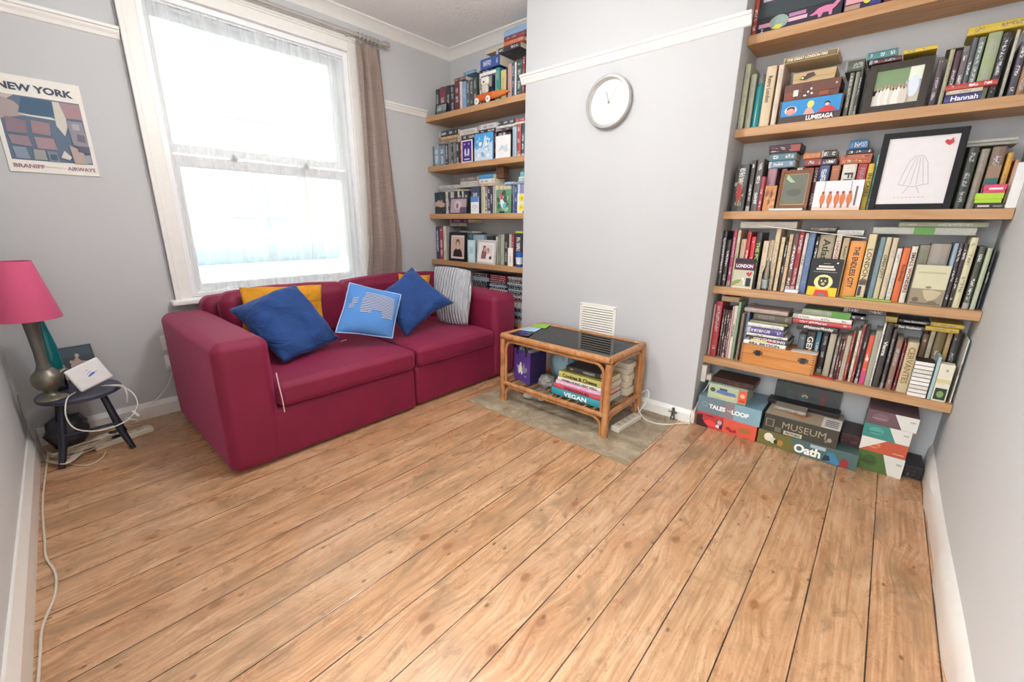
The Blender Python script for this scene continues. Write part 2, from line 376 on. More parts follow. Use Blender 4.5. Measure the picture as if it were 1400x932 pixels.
_R=[
('R2','s',-0.677,-0.6531,2.456,1.562,0.2852,0.175,'b9bd9c',0.3,'tall pale sage paperback',None,'111111','book',None),
('R2','s',-0.6459,-0.6218,2.456,1.562,0.2359,0.1698,'a8ab95',0.3,'short grey-green paperback',None,'111111','book',None),
('R2','s',-0.5827,-0.542,2.456,1.562,0.2568,0.175,'d8c4a0',0.15,'cream London guide with dark foot','Retro London','5a3a2a','book',None),
('R2','s',-0.5339,-0.512,2.456,1.562,0.2544,0.175,'d9c3ae',0.4,'slim peach paperback',None,'111111','book',None),
('R2','l',-0.5052,-0.2652,2.456,1.562,0.0968,0.165,'4a3d3a',0.9,'dark game box with blue painted faces','LUMESAGA','f2f2f0','board_game_box',None),
('R2','l',-0.4998,-0.2882,2.476,1.6594,0.0697,0.15,'6e4335',0.75,'brown game box with small white pieces',None,'111111','board_game_box','spots'),
('R2','l',-0.4742,-0.3133,2.476,1.7298,0.0434,0.14,'c2a679',0.3,'tan box with dark animal print',None,'111111','board_game_box','blot'),
('R2','l',-0.5211,-0.3161,2.466,1.817,0.0226,0.15,'cdb78c',0.2,'cream box with long title panel','THE GREAT LONDON FIRE','f4ecd0','board_game_box','panel'),
('R2','s',-0.2616,-0.2451,2.476,1.562,0.1741,0.1254,'6d6e5c',0.6,'dull olive book',None,'111111','book',None),
('R2','s',-0.2415,-0.2252,2.476,1.562,0.1738,0.1251,'8b8d78',0.3,'grey-green slim paperback',None,'111111','book',None),
('R2','s',-0.2248,-0.2144,2.456,1.562,0.1803,0.1298,'23241f',0.5,'black slim book with pale band',None,'111111','book',None),
('R2','s',-0.1952,-0.1365,2.536,1.562,0.1923,0.095,'1c1a1c',0.5,'wide black album',None,'111111','book',None),  # black album blocks put where the gap behind the frame is mostly shade
('R2','s',-0.1361,-0.0878,2.536,1.562,0.1884,0.095,'2a2a28',0.5,'second wide black album',None,'111111','book',None),
('R2','s',-0.0869,-0.0602,2.536,1.562,0.1975,0.095,'38302c',0.5,'dark brown book',None,'111111','book',None),
('R2','s',-0.0578,-0.0203,2.536,1.562,0.2068,0.095,'22201f',0.5,'charcoal box file',None,'111111','box_file',None),
('R2','l',-0.2844,-0.2202,2.486,1.7429,0.0418,0.15,'4a5546',0.5,'thick dark green book',None,'111111','book',None),
('R2','l',-0.2052,-0.1031,2.486,1.7549,0.0179,0.14,'5a1f2c',0.6,'maroon hardback',None,'111111','book',None),
('R2','l',-0.2161,-0.1209,2.486,1.7734,0.0292,0.12,'3f8387',0.9,'teal and white paperback',None,'111111','book',None),
('R2','l',-0.1012,-0.002,2.476,1.7694,0.0147,0.14,'e2c22c',0.2,'bright yellow slim paperback',None,'111111','book',None),
('R2','s',0.0092,0.029,2.476,1.562,0.175,0.126,'5b4a52',0.6,'dusky mauve paperback',None,'111111','book',None),
('R2','s',0.0375,0.051,2.486,1.562,0.1973,0.142,'b9b48d',0.3,'thin khaki paperback',None,'111111','book',None),
('R2','s',0.0539,0.0714,2.486,1.562,0.1891,0.1361,'4a2b3a',0.6,'plum slim paperback',None,'111111','book',None),
('R2','s',0.0731,0.0921,2.486,1.562,0.1825,0.1314,'6d666a',0.8,'grey paperback with white top',None,'111111','book',None),
('R2','s',0.0925,0.1067,2.486,1.562,0.2234,0.145,'565c63',0.8,'slate grey hardback',None,'111111','book',None),
('R2','s',0.1083,0.1267,2.486,1.562,0.2213,0.145,'6f8077',0.7,'grey-teal hardback',None,'111111','book',None),
('R2','s',0.1309,0.1665,2.486,1.562,0.2295,0.145,'9fae80',0.4,'thick pale green hardback',None,'111111','book',None),
('R2','s',0.1686,0.1892,2.486,1.562,0.2203,0.145,'2a2c33',0.7,'near-black hardback',None,'111111','book',None),
('R2','s',0.2001,0.2094,2.486,1.562,0.2228,0.145,'c9c7b9',0.3,'thin white tall paperback',None,'111111','book',None),
('R2','s',0.2189,0.2388,2.486,1.562,0.1814,0.1306,'4d4a55',0.7,'grey-violet paperback',None,'111111','book',None),
('R2','s',0.2404,0.26,2.486,1.562,0.1765,0.1271,'a2774f',0.5,'tan paperback',None,'111111','book',None),
('R2','l',0.0532,0.1528,2.444,1.562,0.0281,0.035,'2a2f74',1.0,'navy paperback','Hannah','f0f0ff','book',None),
('R2','l',0.054,0.1513,2.444,1.5907,0.0149,0.035,'d7cdb6',0.3,'cream slim paperback',None,'111111','book',None),
('R2','l',0.0495,0.1849,2.444,1.6062,0.0193,0.035,'c23a34',0.9,'red paperback',None,'111111','book',None),
('R2','l',0.0252,0.0747,2.486,1.7599,0.0063,0.13,'8f9186',0.4,'slim grey book',None,'111111','book',None),
('R2','l',0.0717,0.22,2.476,1.7921,0.0282,0.13,'d8bb30',0.15,'long yellow paperback',None,'111111','book',None),
('R3','s',-0.6543,-0.5958,2.462,1.175,0.225,0.162,'3c3b38',0.8,'dark book with red figure art',None,'111111','book','redfig'),
('R3','s',-0.5869,-0.568,2.462,1.175,0.2408,0.169,'34302f',0.7,'thin charcoal book with grey dots',None,'111111','book',None),
('R3','s',-0.5624,-0.5335,2.462,1.175,0.245,0.169,'57504e',0.8,'charcoal book with silver crest',None,'111111','book',None),
('R3','s',-0.5331,-0.5169,2.462,1.175,0.1618,0.1165,'b23b46',0.7,'rose red slim paperback',None,'111111','book',None),
('R3','s',-0.5165,-0.4779,2.492,1.175,0.1991,0.139,'a87a86',0.4,'mauve hardback',None,'111111','book',None),
('R3','s',-0.4576,-0.4352,2.492,1.175,0.1936,0.139,'a35a3c',0.7,'rust brown paperback',None,'111111','book',None),
('R3','s',-0.4278,-0.4008,2.492,1.175,0.1891,0.1362,'7a4a33',0.6,'brown hardback behind small brown frame',None,'111111','book',None),
('R3','s',-0.3964,-0.3718,2.492,1.175,0.1954,0.139,'d7cdb5',0.3,'cream paperback behind small brown frame',None,'111111','book',None),
('R3','s',-0.3694,-0.3292,2.492,1.175,0.1919,0.1382,'9b3530',0.95,'red and white paperback',None,'111111','book',None),
('R3','s',-0.326,-0.3083,2.492,1.175,0.1915,0.1379,'5d2a30',0.7,'wine red paperback',None,'111111','book',None),
('R3','s',-0.3079,-0.2689,2.492,1.175,0.1982,0.139,'35507c',0.9,'blue book with night picture',None,'111111','book','sky'),
('R3','s',-0.2613,-0.2294,2.492,1.175,0.195,0.139,'b0683f',0.8,'copper patterned hardback',None,'111111','book',None),
('R3','s',-0.2211,-0.1714,2.492,1.175,0.1964,0.139,'e3ddcb',0.1,'wide cream book with large FR','FR','333333','book',None),
('R3','s',-0.1671,-0.1336,2.492,1.175,0.1947,0.139,'b3202f',0.3,'plain crimson hardback',None,'111111','book',None),
('R3','s',-0.132,-0.1103,2.492,1.175,0.1934,0.139,'ddbb3f',0.1,'yellow book with dark vertical title','IN CASES','3d3310','book',None),
('R3','s',-0.1099,-0.0962,2.502,1.175,0.2303,0.129,'5fae9f',0.8,'mint green tall paperback',None,'111111','book',None),
('R3','s',-0.0904,-0.0332,2.532,1.175,0.2854,0.099,'1d1f26',0.6,'black photo album',None,'111111','book',None),  # dark album blocks here colour in the shaded gaps behind the large frame
('R3','s',-0.0302,0.0248,2.532,1.175,0.2812,0.099,'2b2a30',0.5,'charcoal photo album',None,'111111','book',None),
('R3','s',0.0276,0.0841,2.532,1.175,0.2772,0.099,'262226',0.5,'dark brown photo album',None,'111111','book',None),
('R3','s',0.0868,0.1409,2.532,1.175,0.273,0.099,'20262a',0.5,'slate photo album',None,'111111','book',None),
('R3','s',0.162,0.1908,2.482,1.175,0.2282,0.149,'2c3a2c',0.5,'dark green cloth hardback',None,'111111','book',None),
('R3','s',0.1968,0.2199,2.482,1.175,0.2194,0.149,'8f8674',0.3,'speckled grey hardback',None,'111111','book',None),
('R3','s',0.2255,0.2625,2.482,1.175,0.2237,0.149,'7c6350',0.5,'brown book with teal lower half',None,'111111','book','tealfoot'),
('R3','s',0.2681,0.2844,2.482,1.175,0.1999,0.1439,'cf9c2c',0.2,'mustard yellow paperback',None,'111111','book',None),
('R3','s',0.291,0.3043,2.482,1.175,0.1738,0.1251,'bf8a66',0.4,'salmon paperback',None,'111111','book',None),
('R3','l',-0.5192,-0.411,2.492,1.3747,0.032,0.13,'7893a8',0.8,'grey-blue thick paperback',None,'111111','book',None),
('R3','l',-0.5175,-0.4107,2.492,1.4074,0.0333,0.13,'4f7d85',0.85,'dull teal thick paperback',None,'111111','book',None),
('R3','l',-0.5283,-0.3954,2.492,1.4413,0.0379,0.13,'3a2430',0.85,'dark plum board game box',None,'111111','board_game_box',None),
('R3','l',-0.3711,-0.3055,2.492,1.3738,0.0312,0.13,'8f3a33',0.8,'brick red thick paperback',None,'111111','book',None),
('R3','l',-0.3803,-0.3134,2.492,1.4056,0.0266,0.13,'cf7a35',0.4,'orange thick paperback',None,'111111','book',None),
('R3','l',-0.3048,-0.2496,2.492,1.3738,0.0283,0.12,'4b3440',0.8,'aubergine paperback with pale label',None,'111111','book',None),
('R3','l',-0.3105,-0.2557,2.492,1.4056,0.0324,0.12,'3b3d38',0.8,'near-black green thick paperback',None,'111111','book',None),
('R3','l',-0.2385,-0.1267,2.492,1.372,0.0382,0.13,'b5623c',0.9,'copper and cream patterned box',None,'111111','board_game_box',None),
('R3','l',-0.2218,-0.1308,2.492,1.4108,0.0197,0.12,'15243f',0.9,'navy slim paperback',None,'111111','book',None),
('R3','l',-0.2146,-0.1501,2.492,1.4311,0.0371,0.11,'1e6aa0',0.6,'bright blue thick paperback',None,'111111','book',None),
('R3','l',0.216,0.314,2.446,1.175,0.0206,0.034,'26231f',1.0,'black box with white spots',None,'111111','small_box','dots'),
('R3','l',0.211,0.2856,2.446,1.1962,0.0355,0.034,'b0d62f',0.3,'lime green box',None,'111111','small_box',None),
('R3','l',0.2266,0.2873,2.446,1.2323,0.0299,0.034,'d8436b',0.9,'raspberry pink box',None,'111111','small_box',None),
('R3','l',0.151,0.2855,2.482,1.4038,0.0117,0.12,'9a9c92',0.4,'long grey paperback',None,'111111','book',None),
('R3','l',0.1472,0.2811,2.482,1.416,0.0116,0.12,'b9bbb0',0.4,'long pale grey paperback',None,'111111','book',None),
('R4','s',-0.677,-0.6562,2.478,0.787,0.2902,0.158,'16151a',0.9,'tall black hardback with white spots',None,'111111','book',None),
('R4','s',-0.6532,-0.633,2.478,0.787,0.2441,0.158,'232024',0.8,'black paperback with grey lettering',None,'111111','book',None),
('R4','s',-0.6277,-0.6099,2.478,0.787,0.2962,0.158,'b03a68',0.6,'tall magenta slim book',None,'111111','book',None),
('R4','s',-0.6074,-0.5915,2.478,0.787,0.2951,0.158,'cfc3a4',0.2,'cream slim book',None,'111111','book',None),
('R4','s',-0.5842,-0.56,2.478,0.787,0.2504,0.158,'c9a688',0.3,'short tan paperback',None,'111111','book',None),
('R4','s',-0.5596,-0.5422,2.478,0.787,0.2879,0.158,'c1232f',0.8,'tall red slim book',None,'111111','book',None),
('R4','s',-0.5378,-0.5177,2.478,0.787,0.2637,0.158,'d92236',1.0,'bright red paperback with pale block',None,'111111','book',None),
('R4','s',-0.5173,-0.4915,2.478,0.787,0.2838,0.158,'171a17',0.5,'black book with lime title','THE POCKET','b8c96a','book',None),
('R4','s',-0.481,-0.4562,2.478,0.787,0.2449,0.158,'e3cfae',0.3,'cream paperback behind glass bottle',None,'111111','book',None),
('R4','s',-0.4541,-0.4346,2.478,0.787,0.2493,0.158,'bfa988',0.3,'beige paperback behind glass bottle',None,'111111','book',None),
('R4','s',-0.4342,-0.4129,2.478,0.787,0.3043,0.158,'dcc7a0',0.3,'tall sand paperback',None,'111111','book',None),
('R4','s',-0.4058,-0.3898,2.478,0.787,0.2648,0.158,'e2cda4',0.3,'sand slim paperback',None,'111111','book',None),
('R4','s',-0.3848,-0.3754,2.478,0.787,0.2479,0.158,'1b1a1d',0.9,'thin black book with white title',None,'111111','book',None),
('R4','s',-0.374,-0.3585,2.478,0.787,0.2798,0.158,'e0c59a',0.3,'cream slim hardback',None,'111111','book',None),
('R4','s',-0.3554,-0.3355,2.478,0.787,0.2823,0.158,'6a4a44',0.9,'brown paperback with white lettering',None,'111111','book',None),
('R4','s',-0.3351,-0.3148,2.478,0.787,0.3011,0.158,'a3202e',0.6,'tall crimson hardback',None,'111111','book',None),
('R4','s',-0.3108,-0.2967,2.478,0.787,0.2859,0.158,'dedad0',0.2,'white slim tall book',None,'111111','book',None),
('R4','s',-0.2958,-0.2694,2.478,0.787,0.2934,0.158,'5d7ba6',0.3,'thick powder blue hardback',None,'111111','book',None),
('R4','s',-0.2648,-0.251,2.478,0.787,0.2716,0.158,'191a1d',1.0,'black paperback with white lettering',None,'111111','book',None),
('R4','s',-0.2506,-0.1941,2.478,0.787,0.2801,0.158,'a89a78',0.15,'very thick khaki atlas','Atlas','22201a','book',None),
('R4','s',-0.19,-0.1686,2.478,0.787,0.2786,0.158,'e9e0d0',0.6,'white London book with red title','LONDON','b0402f','book',None),
('R4','s',-0.1625,-0.1389,2.478,0.787,0.2693,0.158,'c9b591',0.15,'stone paperback with dark title','Reading','3a2c20','book',None),
('R4','s',-0.1342,-0.0793,2.478,0.787,0.2569,0.158,'f09a35',0.0,'thick orange book with bold black capitals','THE ENDLESS CITY','1a1208','book',None),
('R4','s',-0.0754,-0.0469,2.478,0.787,0.2871,0.158,'e5d3a4',0.3,'thick ivory book titled LONDON','LONDON','6a5a3a','book','midband'),
('R4','s',-0.034,-0.0159,2.478,0.787,0.2753,0.158,'71929f',0.3,'dusty blue hardback',None,'111111','book',None),
('R4','s',-0.0146,0.0039,2.478,0.787,0.2759,0.158,'d3c7a3',0.2,'ivory paperback with small dark title','OPEN CITY','3a3630','book',None),
('R4','s',0.0069,0.0258,2.478,0.787,0.2746,0.158,'dccbaa',0.4,'ivory paperback with faint title',None,'111111','book',None),
('R4','s',0.0286,0.0454,2.478,0.787,0.2302,0.158,'e4e1d6',0.4,'short white paperback',None,'111111','book',None),
('R4','s',0.0482,0.0711,2.478,0.787,0.2339,0.158,'e36a24',0.8,'bright orange paperback','Rodinsky','4a1c08','book',None),
('R4','s',0.0737,0.0931,2.478,0.787,0.2407,0.158,'ece7d6',0.1,'white paperback with red-brown title','SMALL WONDERS','6a2028','book',None),
('R4','s',0.0972,0.1319,2.508,0.787,0.2461,0.128,'8b8770',0.2,'grey concertina folder',None,'111111','folder',None),
('R4','s',0.1323,0.192,2.508,0.787,0.2533,0.128,'a59a8c',0.3,'wide stone grey box file',None,'111111','box_file',None),
('R4','s',0.1966,0.2095,2.478,0.787,0.2585,0.158,'9db7cc',0.6,'sky blue slim book',None,'111111','book',None),
('R4','s',0.2104,0.2226,2.478,0.787,0.259,0.158,'4a3f42',0.8,'charcoal brown paperback',None,'111111','book',None),
('R4','s',0.2243,0.2376,2.478,0.787,0.2558,0.158,'2e2a2a',0.8,'black slim paperback with silver foot',None,'111111','book',None),
('R4','s',0.238,0.259,2.478,0.787,0.2814,0.158,'ddd7ad',0.2,'tall pale yellow paperback',None,'111111','book',None),
('R4','s',0.2672,0.2858,2.478,0.787,0.2492,0.158,'36422f',0.7,'dark green mottled hardback',None,'111111','book',None),
('R4','s',0.2896,0.3045,2.478,0.787,0.2425,0.158,'b9c6a2',0.5,'pale green and pink paperback',None,'111111','book',None),
('R4','s',0.308,0.314,2.478,0.787,0.239,0.158,'1b2a38',0.9,'navy book with large white capitals','REAL WORLD','e6e6e0','book',None),
('R4','l',-0.606,-0.3551,2.498,1.0919,0.0331,0.15,'d5d0c4',0.5,'white magazine beneath upper shelf',None,'111111','book',None),
('R4','l',-0.2986,-0.198,2.498,1.081,0.0202,0.15,'716858',0.4,'grey-brown book',None,'111111','book',None),
('R4','l',-0.1938,-0.0967,2.498,1.0662,0.0235,0.14,'d8d9d2',0.4,'white glossy paperback',None,'111111','book',None),
('R4','l',-0.0677,0.2471,2.488,1.0747,0.0298,0.15,'b9bdb2',0.4,'pale grey book with green block',None,'111111','book','green'),
('R4','l',0.0124,0.274,2.488,1.1051,0.0208,0.15,'97a187',0.6,'mottled green-grey book',None,'111111','book',None),
('R5','s',-0.671,-0.6634,2.478,0.39,0.292,0.158,'c9a79a',0.4,'pale pink pamphlet',None,'111111','book',None),
('R5','s',-0.663,-0.6293,2.478,0.39,0.3119,0.158,'b0283a',0.5,'thick crimson hardback',None,'111111','book',None),
('R5','s',-0.6219,-0.6107,2.478,0.39,0.2734,0.158,'4c3a36',0.7,'dark brown slim book',None,'111111','book',None),
('R5','s',-0.6092,-0.5989,2.478,0.39,0.2682,0.158,'5a2a2c',0.8,'dark maroon slim book',None,'111111','book',None),
('R5','s',-0.5975,-0.586,2.478,0.39,0.2654,0.158,'3d2a2a',0.8,'blackish maroon slim book',None,'111111','book',None),
('R5','s',-0.5853,-0.5768,2.478,0.39,0.2694,0.158,'57302d',0.8,'russet slim book',None,'111111','book',None),
('R5','s',-0.5764,-0.567,2.478,0.39,0.2933,0.158,'d9a7a0',0.4,'pink slim paperback',None,'111111','book',None),
('R5','s',-0.5666,-0.5506,2.478,0.39,0.2982,0.158,'e4ddd0',0.05,'white book with bold dark title','UKRAINE','141414','book',None),
('R5','s',-0.5502,-0.5376,2.478,0.39,0.3213,0.158,'8fae93',0.3,'mint and white tall book',None,'111111','book',None),
('R5','s',-0.5272,-0.5139,2.478,0.39,0.2616,0.158,'8a7560',0.3,'taupe paperback',None,'111111','book',None),
('R5','s',-0.5135,-0.4951,2.513,0.39,0.3019,0.12,'5a7399',0.4,'denim blue paperback behind wooden box',None,'111111','book',None),
('R5','s',-0.2639,-0.2333,2.538,0.39,0.1848,0.1,'5c6b73',0.5,'grey-blue book above wooden box',None,'111111','book',None),
('R5','s',-0.2329,-0.1936,2.538,0.39,0.2049,0.1,'17181a',0.1,'black book with orange top and letters','GEN','ece8dc','book',None),
('R5','s',-0.1917,-0.1715,2.538,0.39,0.2116,0.1,'3a7d94',0.7,'petrol blue book',None,'111111','book',None),
('R5','s',-0.1639,-0.1418,2.538,0.39,0.2069,0.1,'1b1b22',0.6,'black book above wooden box',None,'111111','book',None),
('R5','s',-0.1349,-0.1094,2.498,0.39,0.217,0.138,'b9b29a',0.4,'stone coloured thick paperback',None,'111111','book',None),
('R5','s',-0.1039,-0.0921,2.478,0.39,0.2068,0.1489,'8d8377',0.6,'grey slim paperback',None,'111111','book',None),
('R5','s',-0.0909,-0.0806,2.478,0.39,0.2051,0.1477,'3b1e2c',0.6,'aubergine slim paperback',None,'111111','book',None),
('R5','s',-0.08,-0.0701,2.478,0.39,0.21,0.1512,'701f2c',0.8,'burgundy slim paperback',None,'111111','book',None),
('R5','s',-0.0695,-0.0512,2.478,0.39,0.2188,0.1575,'b8ac93',0.5,'stone paperback with blotches',None,'111111','book',None),
('R5','s',-0.0508,-0.041,2.478,0.39,0.2419,0.158,'a8372c',0.5,'brick red slim paperback',None,'111111','book',None),
('R5','s',-0.0329,-0.0223,2.478,0.39,0.2518,0.158,'ebe0c4',0.3,'cream tall slim book',None,'111111','book',None),
('R5','s',-0.0219,-0.0117,2.478,0.39,0.2803,0.158,'9d3a3a',0.5,'dusty red tall paperback',None,'111111','book',None),
('R5','s',-0.0066,0.0053,2.478,0.39,0.2644,0.158,'26262e',0.8,'navy black slim book',None,'111111','book',None),
('R5','s',0.0089,0.0269,2.478,0.39,0.2374,0.158,'e4583c',0.9,'coral and pink paperback',None,'111111','book','coral'),
('R5','s',0.0274,0.0476,2.478,0.39,0.2631,0.158,'a9ab97',0.4,'sage and pink hardback',None,'111111','book',None),
('R5','s',0.048,0.0551,2.478,0.39,0.301,0.158,'f1f0ea',0.3,'tall white slim spine',None,'111111','book',None),
('R5','s',0.0573,0.0794,2.478,0.39,0.2987,0.158,'23261f',1.0,'black book titled Vienna with white foot','Vienna','f4f4f0','book',None),
('R5','s',0.0854,0.0957,2.478,0.39,0.2808,0.158,'4f464a',0.5,'charcoal tall slim book',None,'111111','book',None),
('R5','s',0.1037,0.1241,2.478,0.39,0.2386,0.158,'8d6a5c',0.5,'rosy brown paperback',None,'111111','book',None),
('R5','s',0.1293,0.1371,2.478,0.39,0.2242,0.158,'8e2430',0.5,'dark red slim book',None,'111111','book',None),
('R5','s',0.1406,0.1766,2.478,0.39,0.2319,0.158,'d2c09a',0.2,'thick beige book with brown vertical capitals','CERVANTES','8a7440','book',None),
('R5','s',0.1841,0.2028,2.538,0.39,0.2653,0.1,'6f5038',0.5,'chestnut book behind card stack',None,'111111','book',None),
('R5','s',0.2055,0.2212,2.538,0.39,0.2869,0.1,'bfb79b',0.3,'pale stone book behind card stack',None,'111111','book',None),
('R5','s',0.2237,0.2554,2.538,0.39,0.2869,0.1,'6b5a2c',0.5,'olive brown thick book',None,'111111','book',None),
('R5','s',0.2578,0.2732,2.538,0.39,0.2863,0.1,'b4935c',0.4,'ochre slim book',None,'111111','book',None),
('R5','s',0.2765,0.2998,2.538,0.39,0.2865,0.1,'141414',0.5,'thick black book near white wall',None,'111111','book',None),
('R5','s',0.3113,0.3163,2.458,0.39,0.2764,0.178,'e6e4da',0.1,'tall white binder with vertical title','AMERICAN STORIES','3a3a44','book',None),
('R5','l',-0.6422,-0.5537,2.488,0.7025,0.0297,0.14,'b89f78',0.3,'tan slim hardback over leaning books',None,'111111','book',None),
('R5','l',-0.2768,-0.1115,2.488,0.6076,0.0314,0.14,'17181b',1.0,'black book with white hashtag title','#MakeoverMonday','f4f4f2','book',None),
('R5','l',-0.296,-0.0631,2.476,0.6396,0.0218,0.15,'c3303a',0.8,'red slim hardback',None,'111111','book',None),
('R5','l',-0.2997,-0.0658,2.476,0.662,0.0228,0.15,'eeeae4',0.15,'white paperback with dark title',None,'111111','book',None),
('R5','l',-0.2648,-0.0756,2.478,0.6854,0.0308,0.15,'8fa37c',0.4,'grey paperback with green end',None,'111111','book','green'),
('R5','l',-0.0764,-0.0217,2.498,0.6854,0.0215,0.14,'1d1c1e',1.0,'short black paperback',None,'111111','book',None),
('R5','l',-0.1069,0.0434,2.498,0.7168,0.0271,0.14,'3d3c44',0.6,'charcoal long paperback',None,'111111','book',None),
('R5','l',0.0783,0.1793,2.498,0.6714,0.0187,0.14,'16161a',1.0,'lower black book with white title','Data Visualisation','e8e8e4','book',None),
('R5','l',0.1812,0.2833,2.498,0.6775,0.0204,0.14,'c9ab2a',0.2,'lower yellow paperback',None,'111111','book',None),
('R5','l',0.0913,0.1915,2.498,0.6985,0.0155,0.14,'1a1a1e',1.0,'upper black book with white title','Data Storytelling','e8e8e4','book',None),
('R5','l',0.1932,0.2947,2.498,0.6985,0.0179,0.14,'d6b935',0.2,'upper yellow paperback',None,'111111','book',None),
('R5','l',0.0467,0.0878,2.508,0.6916,0.0264,0.12,'b99a22',0.3,'short mustard paperback',None,'111111','book',None),
('L1','s',-2.9588,-2.9119,2.42,1.93,0.1948,0.1403,'2c2430',0.6,'black paperback with red edge',None,'111111','book',None),
('L1','s',-2.909,-2.8361,2.42,1.93,0.2008,0.1446,'7a2f42',0.7,'wine red hardback',None,'111111','book',None),
('L1','s',-2.8315,-2.7828,2.42,1.93,0.1989,0.1432,'1e2334',0.6,'navy slim hardback',None,'111111','book',None),
('L1','s',-2.7786,-2.7347,2.42,1.93,0.1949,0.1403,'29263a',0.6,'dark indigo paperback',None,'111111','book',None),
('L1','s',-2.7305,-2.6758,2.42,1.93,0.2075,0.1494,'6e2530',0.7,'oxblood paperback',None,'111111','book',None),
('L1','s',-2.6732,-2.6483,2.42,1.93,0.2007,0.1445,'e0d6cf',0.3,'thin white paperback',None,'111111','book',None),
('L1','s',-2.6444,-2.6027,2.42,1.93,0.1939,0.1396,'7ea4cc',0.6,'sky blue paperback',None,'111111','book',None),
('L1','s',-2.5971,-2.5635,2.42,1.93,0.1903,0.137,'4b5a63',0.6,'slate paperback',None,'111111','book',None),
('L1','s',-2.5595,-2.5246,2.42,1.93,0.1924,0.1385,'3a3f42',0.6,'charcoal paperback',None,'111111','book',None),
('L1','s',-2.5208,-2.4882,2.42,1.93,0.1967,0.1416,'274232',0.6,'bottle green paperback',None,'111111','book',None),
('L1','s',-2.483,-2.4545,2.44,1.93,0.2298,0.1655,'1c1b20',0.5,'black paperback in white holder',None,'111111','book',None),
('L1','s',-2.4474,-2.4228,2.44,1.93,0.2289,0.1648,'cfa9a4',0.4,'blush paperback in white holder',None,'111111','book',None),
('L1','s',-2.4123,-2.3863,2.44,1.93,0.2297,0.1654,'7b9bc9',0.5,'light blue paperback in white holder',None,'111111','book',None),
('L1','s',-2.3777,-2.347,2.44,1.93,0.2288,0.1648,'24395a',0.5,'navy paperback in white holder',None,'111111','book',None),
('L1','s',-2.2944,-2.2581,2.42,1.93,0.2154,0.1551,'1c8f85',0.5,'teal hardback',None,'111111','book',None),
('L1','s',-2.2467,-2.1999,2.42,1.93,0.1902,0.1369,'d3c377',0.3,'yellow paperback',None,'111111','book',None),
('L1','s',-2.1937,-2.1873,2.42,1.93,0.2,0.144,'4c1f22',0.5,'thin dark red pamphlet',None,'111111','book',None),
('L1','s',-2.1827,-2.1466,2.42,1.93,0.2158,0.1553,'c49a96',0.4,'dusty pink paperback',None,'111111','book',None),
('L1','s',-2.1436,-2.1204,2.42,1.93,0.2151,0.1549,'39415c',0.6,'ink blue paperback',None,'111111','book',None),
('L1','s',-2.1188,-2.105,2.42,1.93,0.2148,0.1547,'e9e8e4',0.4,'thin white book',None,'111111','book',None),
('L1','s',-2.1021,-2.0552,2.42,1.93,0.2182,0.1571,'1d4a43',0.7,'forest green hardback',None,'111111','book',None),
('L1','s',-2.0513,-2.029,2.42,1.93,0.2337,0.1683,'8c2f36',0.6,'cherry red paperback',None,'111111','book',None),
('L1','l',-2.7443,-2.6168,2.43,2.1381,0.0258,0.0956,'6e5046',0.5,'brown paperback with dark foot',None,'111111','book',None),
('L1','l',-2.6351,-2.5,2.43,2.1645,0.0218,0.1013,'5b97bf',0.5,'blue slim paperback',None,'111111','book',None),
('L1','l',-2.4654,-2.2583,2.42,2.1604,0.0651,0.1553,'1d4f9e',0.8,'thick cobalt blue hardback',None,'111111','book',None),
('L1','l',-2.2911,-2.0709,2.42,2.2262,0.0316,0.1651,'27222e',0.7,'black thick paperback',None,'111111','book',None),
('L1','l',-2.4113,-2.2368,2.44,2.2584,0.0213,0.1309,'dcc7a2',0.5,'cream hardback',None,'111111','book',None),
('L1','l',-2.2166,-2.042,2.42,2.2584,0.0257,0.131,'d0704a',0.4,'terracotta hardback',None,'111111','book',None),
('L1','l',-2.2169,-2.0252,2.42,2.2846,0.0276,0.1438,'7d2f38',0.4,'maroon thick hardback',None,'111111','book',None),
('L1','l',-2.2172,-2.0189,2.42,2.3129,0.0356,0.1487,'86a9d0',0.4,'pale blue thick hardback',None,'111111','book',None),
('L2','s',-3.019,-3.014,2.42,1.552,0.1618,0.1165,'6f8596',0.7,'grey-blue picture book',None,'111111','book',None),
('L2','s',-3.0052,-2.9385,2.42,1.552,0.1596,0.1149,'8fa3b3',0.9,'pale steel blue picture book',None,'111111','book',None),
('L2','s',-2.9352,-2.8666,2.42,1.552,0.1608,0.1158,'7488a0',0.9,'steel blue hardback with white foot',None,'111111','book',None),
('L2','s',-2.8573,-2.8267,2.42,1.552,0.1651,0.1189,'1f1f25',0.9,'black paperback with grey title',None,'111111','book',None),
('L2','s',-2.8248,-2.7878,2.42,1.552,0.1652,0.1189,'76747a',0.3,'ash grey paperback',None,'111111','book',None),
('L2','s',-2.785,-2.768,2.42,1.552,0.1664,0.1198,'18181c',0.9,'thin black paperback',None,'111111','book',None),
('L2','s',-2.7662,-2.7283,2.42,1.552,0.166,0.1195,'6b6a70',0.3,'pewter grey paperback',None,'111111','book',None),
('L2','s',-2.7256,-2.6949,2.42,1.552,0.1642,0.1182,'222127',0.9,'jet black paperback',None,'111111','book',None),
('L2','s',-2.6823,-2.6578,2.42,1.552,0.1704,0.1227,'a5433c',0.5,'rust red slim paperback',None,'111111','book',None),
('L2','s',-2.5334,-2.5164,2.43,1.552,0.1562,0.1125,'22363c',0.5,'dark teal slim book',None,'111111','book',None),
('L2','s',-2.3228,-2.2991,2.43,1.552,0.1932,0.1391,'3c2a4a',0.5,'violet slim book',None,'111111','book',None),
('L2','s',-2.296,-2.2648,2.45,1.552,0.1843,0.1327,'b9b4b4',0.3,'light grey book behind white card',None,'111111','book',None),
('L2','s',-2.2532,-2.2302,2.45,1.552,0.1851,0.1333,'d8d0c8',0.3,'white book behind white card',None,'111111','book',None),
